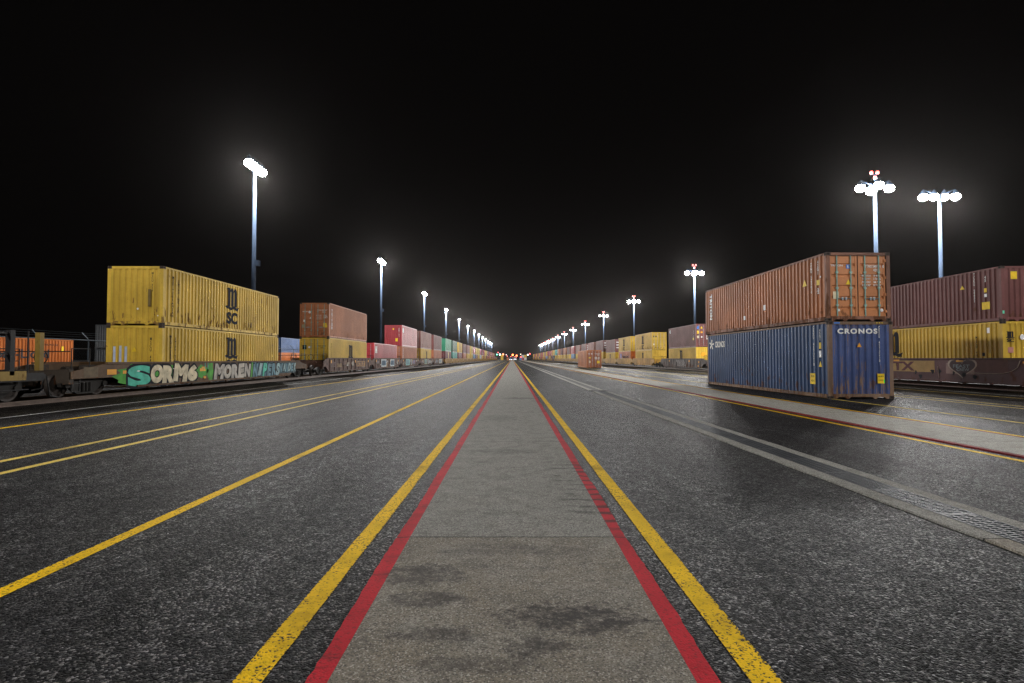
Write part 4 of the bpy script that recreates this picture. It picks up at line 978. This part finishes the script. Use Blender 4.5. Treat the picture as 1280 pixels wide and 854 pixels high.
# yard tractors with lamps on, at the far end
def tractor(px, label, col):
    x = (px-639.7)*520/705.
    t = thing('yard_tractor', label, 'truck', (x,520,0), 0, 'yard tractors at the far end')
    put('cab', MB().box(-1.2,1.2,0,1.7,.9,3.1).prism([(-1.1,3.1),(1.1,3.1),(1.0,3.3),(-1.0,3.3)],'y',.1,1.6).mesh('cab'), col, t)
    put('windscreen', MB().box(-1.0,1.0,-.03,-.004,2.0,2.9).mesh('windscreen'), flat('dark_glass',(.01,.012,.015),.1), t)
    put('chassis', MB().box(-.6,.6,.1,6,.6,.895).box(-1.25,1.25,-.25,-.05,.45,.9).mesh('chassis'), M_black, t)
    for s in (-1,1):
        for y in (.8,4.6): put('wheel', cached(('tw',s), lambda: MB().tube((s*.85,0,.5),(s*1.2,0,.5),.5,n=12)), M_black, t, (0,y,0))
        put('headlight', cached('headlight', lambda: MB().tube((0,-.30,.72),(0,-.26,.72),.24,n=10)), emit('headlight_lens',(.85,.9,1),6.), t, (s*.85,0,0))
    put('beacon', MB().lathe([(.22,3.3),(.22,3.6),(.001,3.7)],'z',(0,.8,0),8).mesh('beacon'), emit('beacon_lens',(1,.13,.01),7.), t)
tractor(643.4,'white yard tractor with headlights on, right of the walkway end',flat('cab_white',(.6,.6,.65),.4)); tractor(638.3,'yard tractor with headlights and amber beacon at the walkway end',flat('cab_blue',(.05,.12,.3),.4))

# ================================================================== SKY, ADDED HALO HAZE, CAMERA
W = bpy.data.worlds.new('World'); sc.world = W; W.use_nodes = True
nt = W.node_tree; bg = nt.nodes['Background']; out = nt.nodes['World Output']
sky = nt.nodes.new('ShaderNodeTexSky'); sky.sky_type = 'NISHITA'; sky.sun_disc = False; sky.sun_elevation = R(-8); sky.sun_rotation = R(200)
bg.inputs[1].default_value = .05; nt.links.new(sky.outputs[0], bg.inputs[0])
bg2 = nt.nodes.new('ShaderNodeBackground'); bg2.inputs[0].default_value = (1.0,.84,.80,1); bg2.inputs[1].default_value = .0016   # town glow on a dark sky
ad = nt.nodes.new('ShaderNodeAddShader'); nt.links.new(bg.outputs[0], ad.inputs[0]); nt.links.new(bg2.outputs[0], ad.inputs[1]); nt.links.new(ad.outputs[0], out.inputs['Surface'])
hz = bpy.data.materials.new('lamp_halo_haze'); hz.use_nodes = True; hn = hz.node_tree; hn.nodes.remove(hn.nodes['Principled BSDF'])
vs = hn.nodes.new('ShaderNodeVolumeScatter'); vs.inputs['Density'].default_value = .30e-4; vs.inputs['Anisotropy'].default_value = .89; vs.inputs['Color'].default_value = (1,.93,.90,1)
hn.links.new(vs.outputs[0], hn.nodes['Material Output'].inputs['Volume'])
hzo = struct('lamp_halo_haze', MB().box(-260,260,-110,1100,-1,70), hz)  # thin scattering volume added to give the lamps soft halos

cam = bpy.data.cameras.new('camera'); co = bpy.data.objects.new('camera', cam); COL.objects.link(co)
cam.sensor_width = 36; cam.lens = 36*705/1280; cam.clip_end = 6000; cam.clip_start = .05
co.location = (0,0,H); co.rotation_euler = (R(90)+math.atan(21.5/705), 0, 0)
sc.camera = co
sc.view_settings.view_transform = 'Standard'; sc.view_settings.look = 'None'; sc.view_settings.exposure = 0
cy = sc.cycles
cy.use_denoising = True; cy.denoiser = 'OPENIMAGEDENOISE'; cy.denoising_prefilter = 'NONE'; cy.max_bounces = 5; cy.diffuse_bounces = 3; cy.glossy_bounces = 3; cy.volume_bounces = 0; cy.transparent_max_bounces = 8
cy.sample_clamp_indirect = 3.0; cy.use_light_tree = True; cy.caustics_reflective = False; cy.caustics_refractive = False
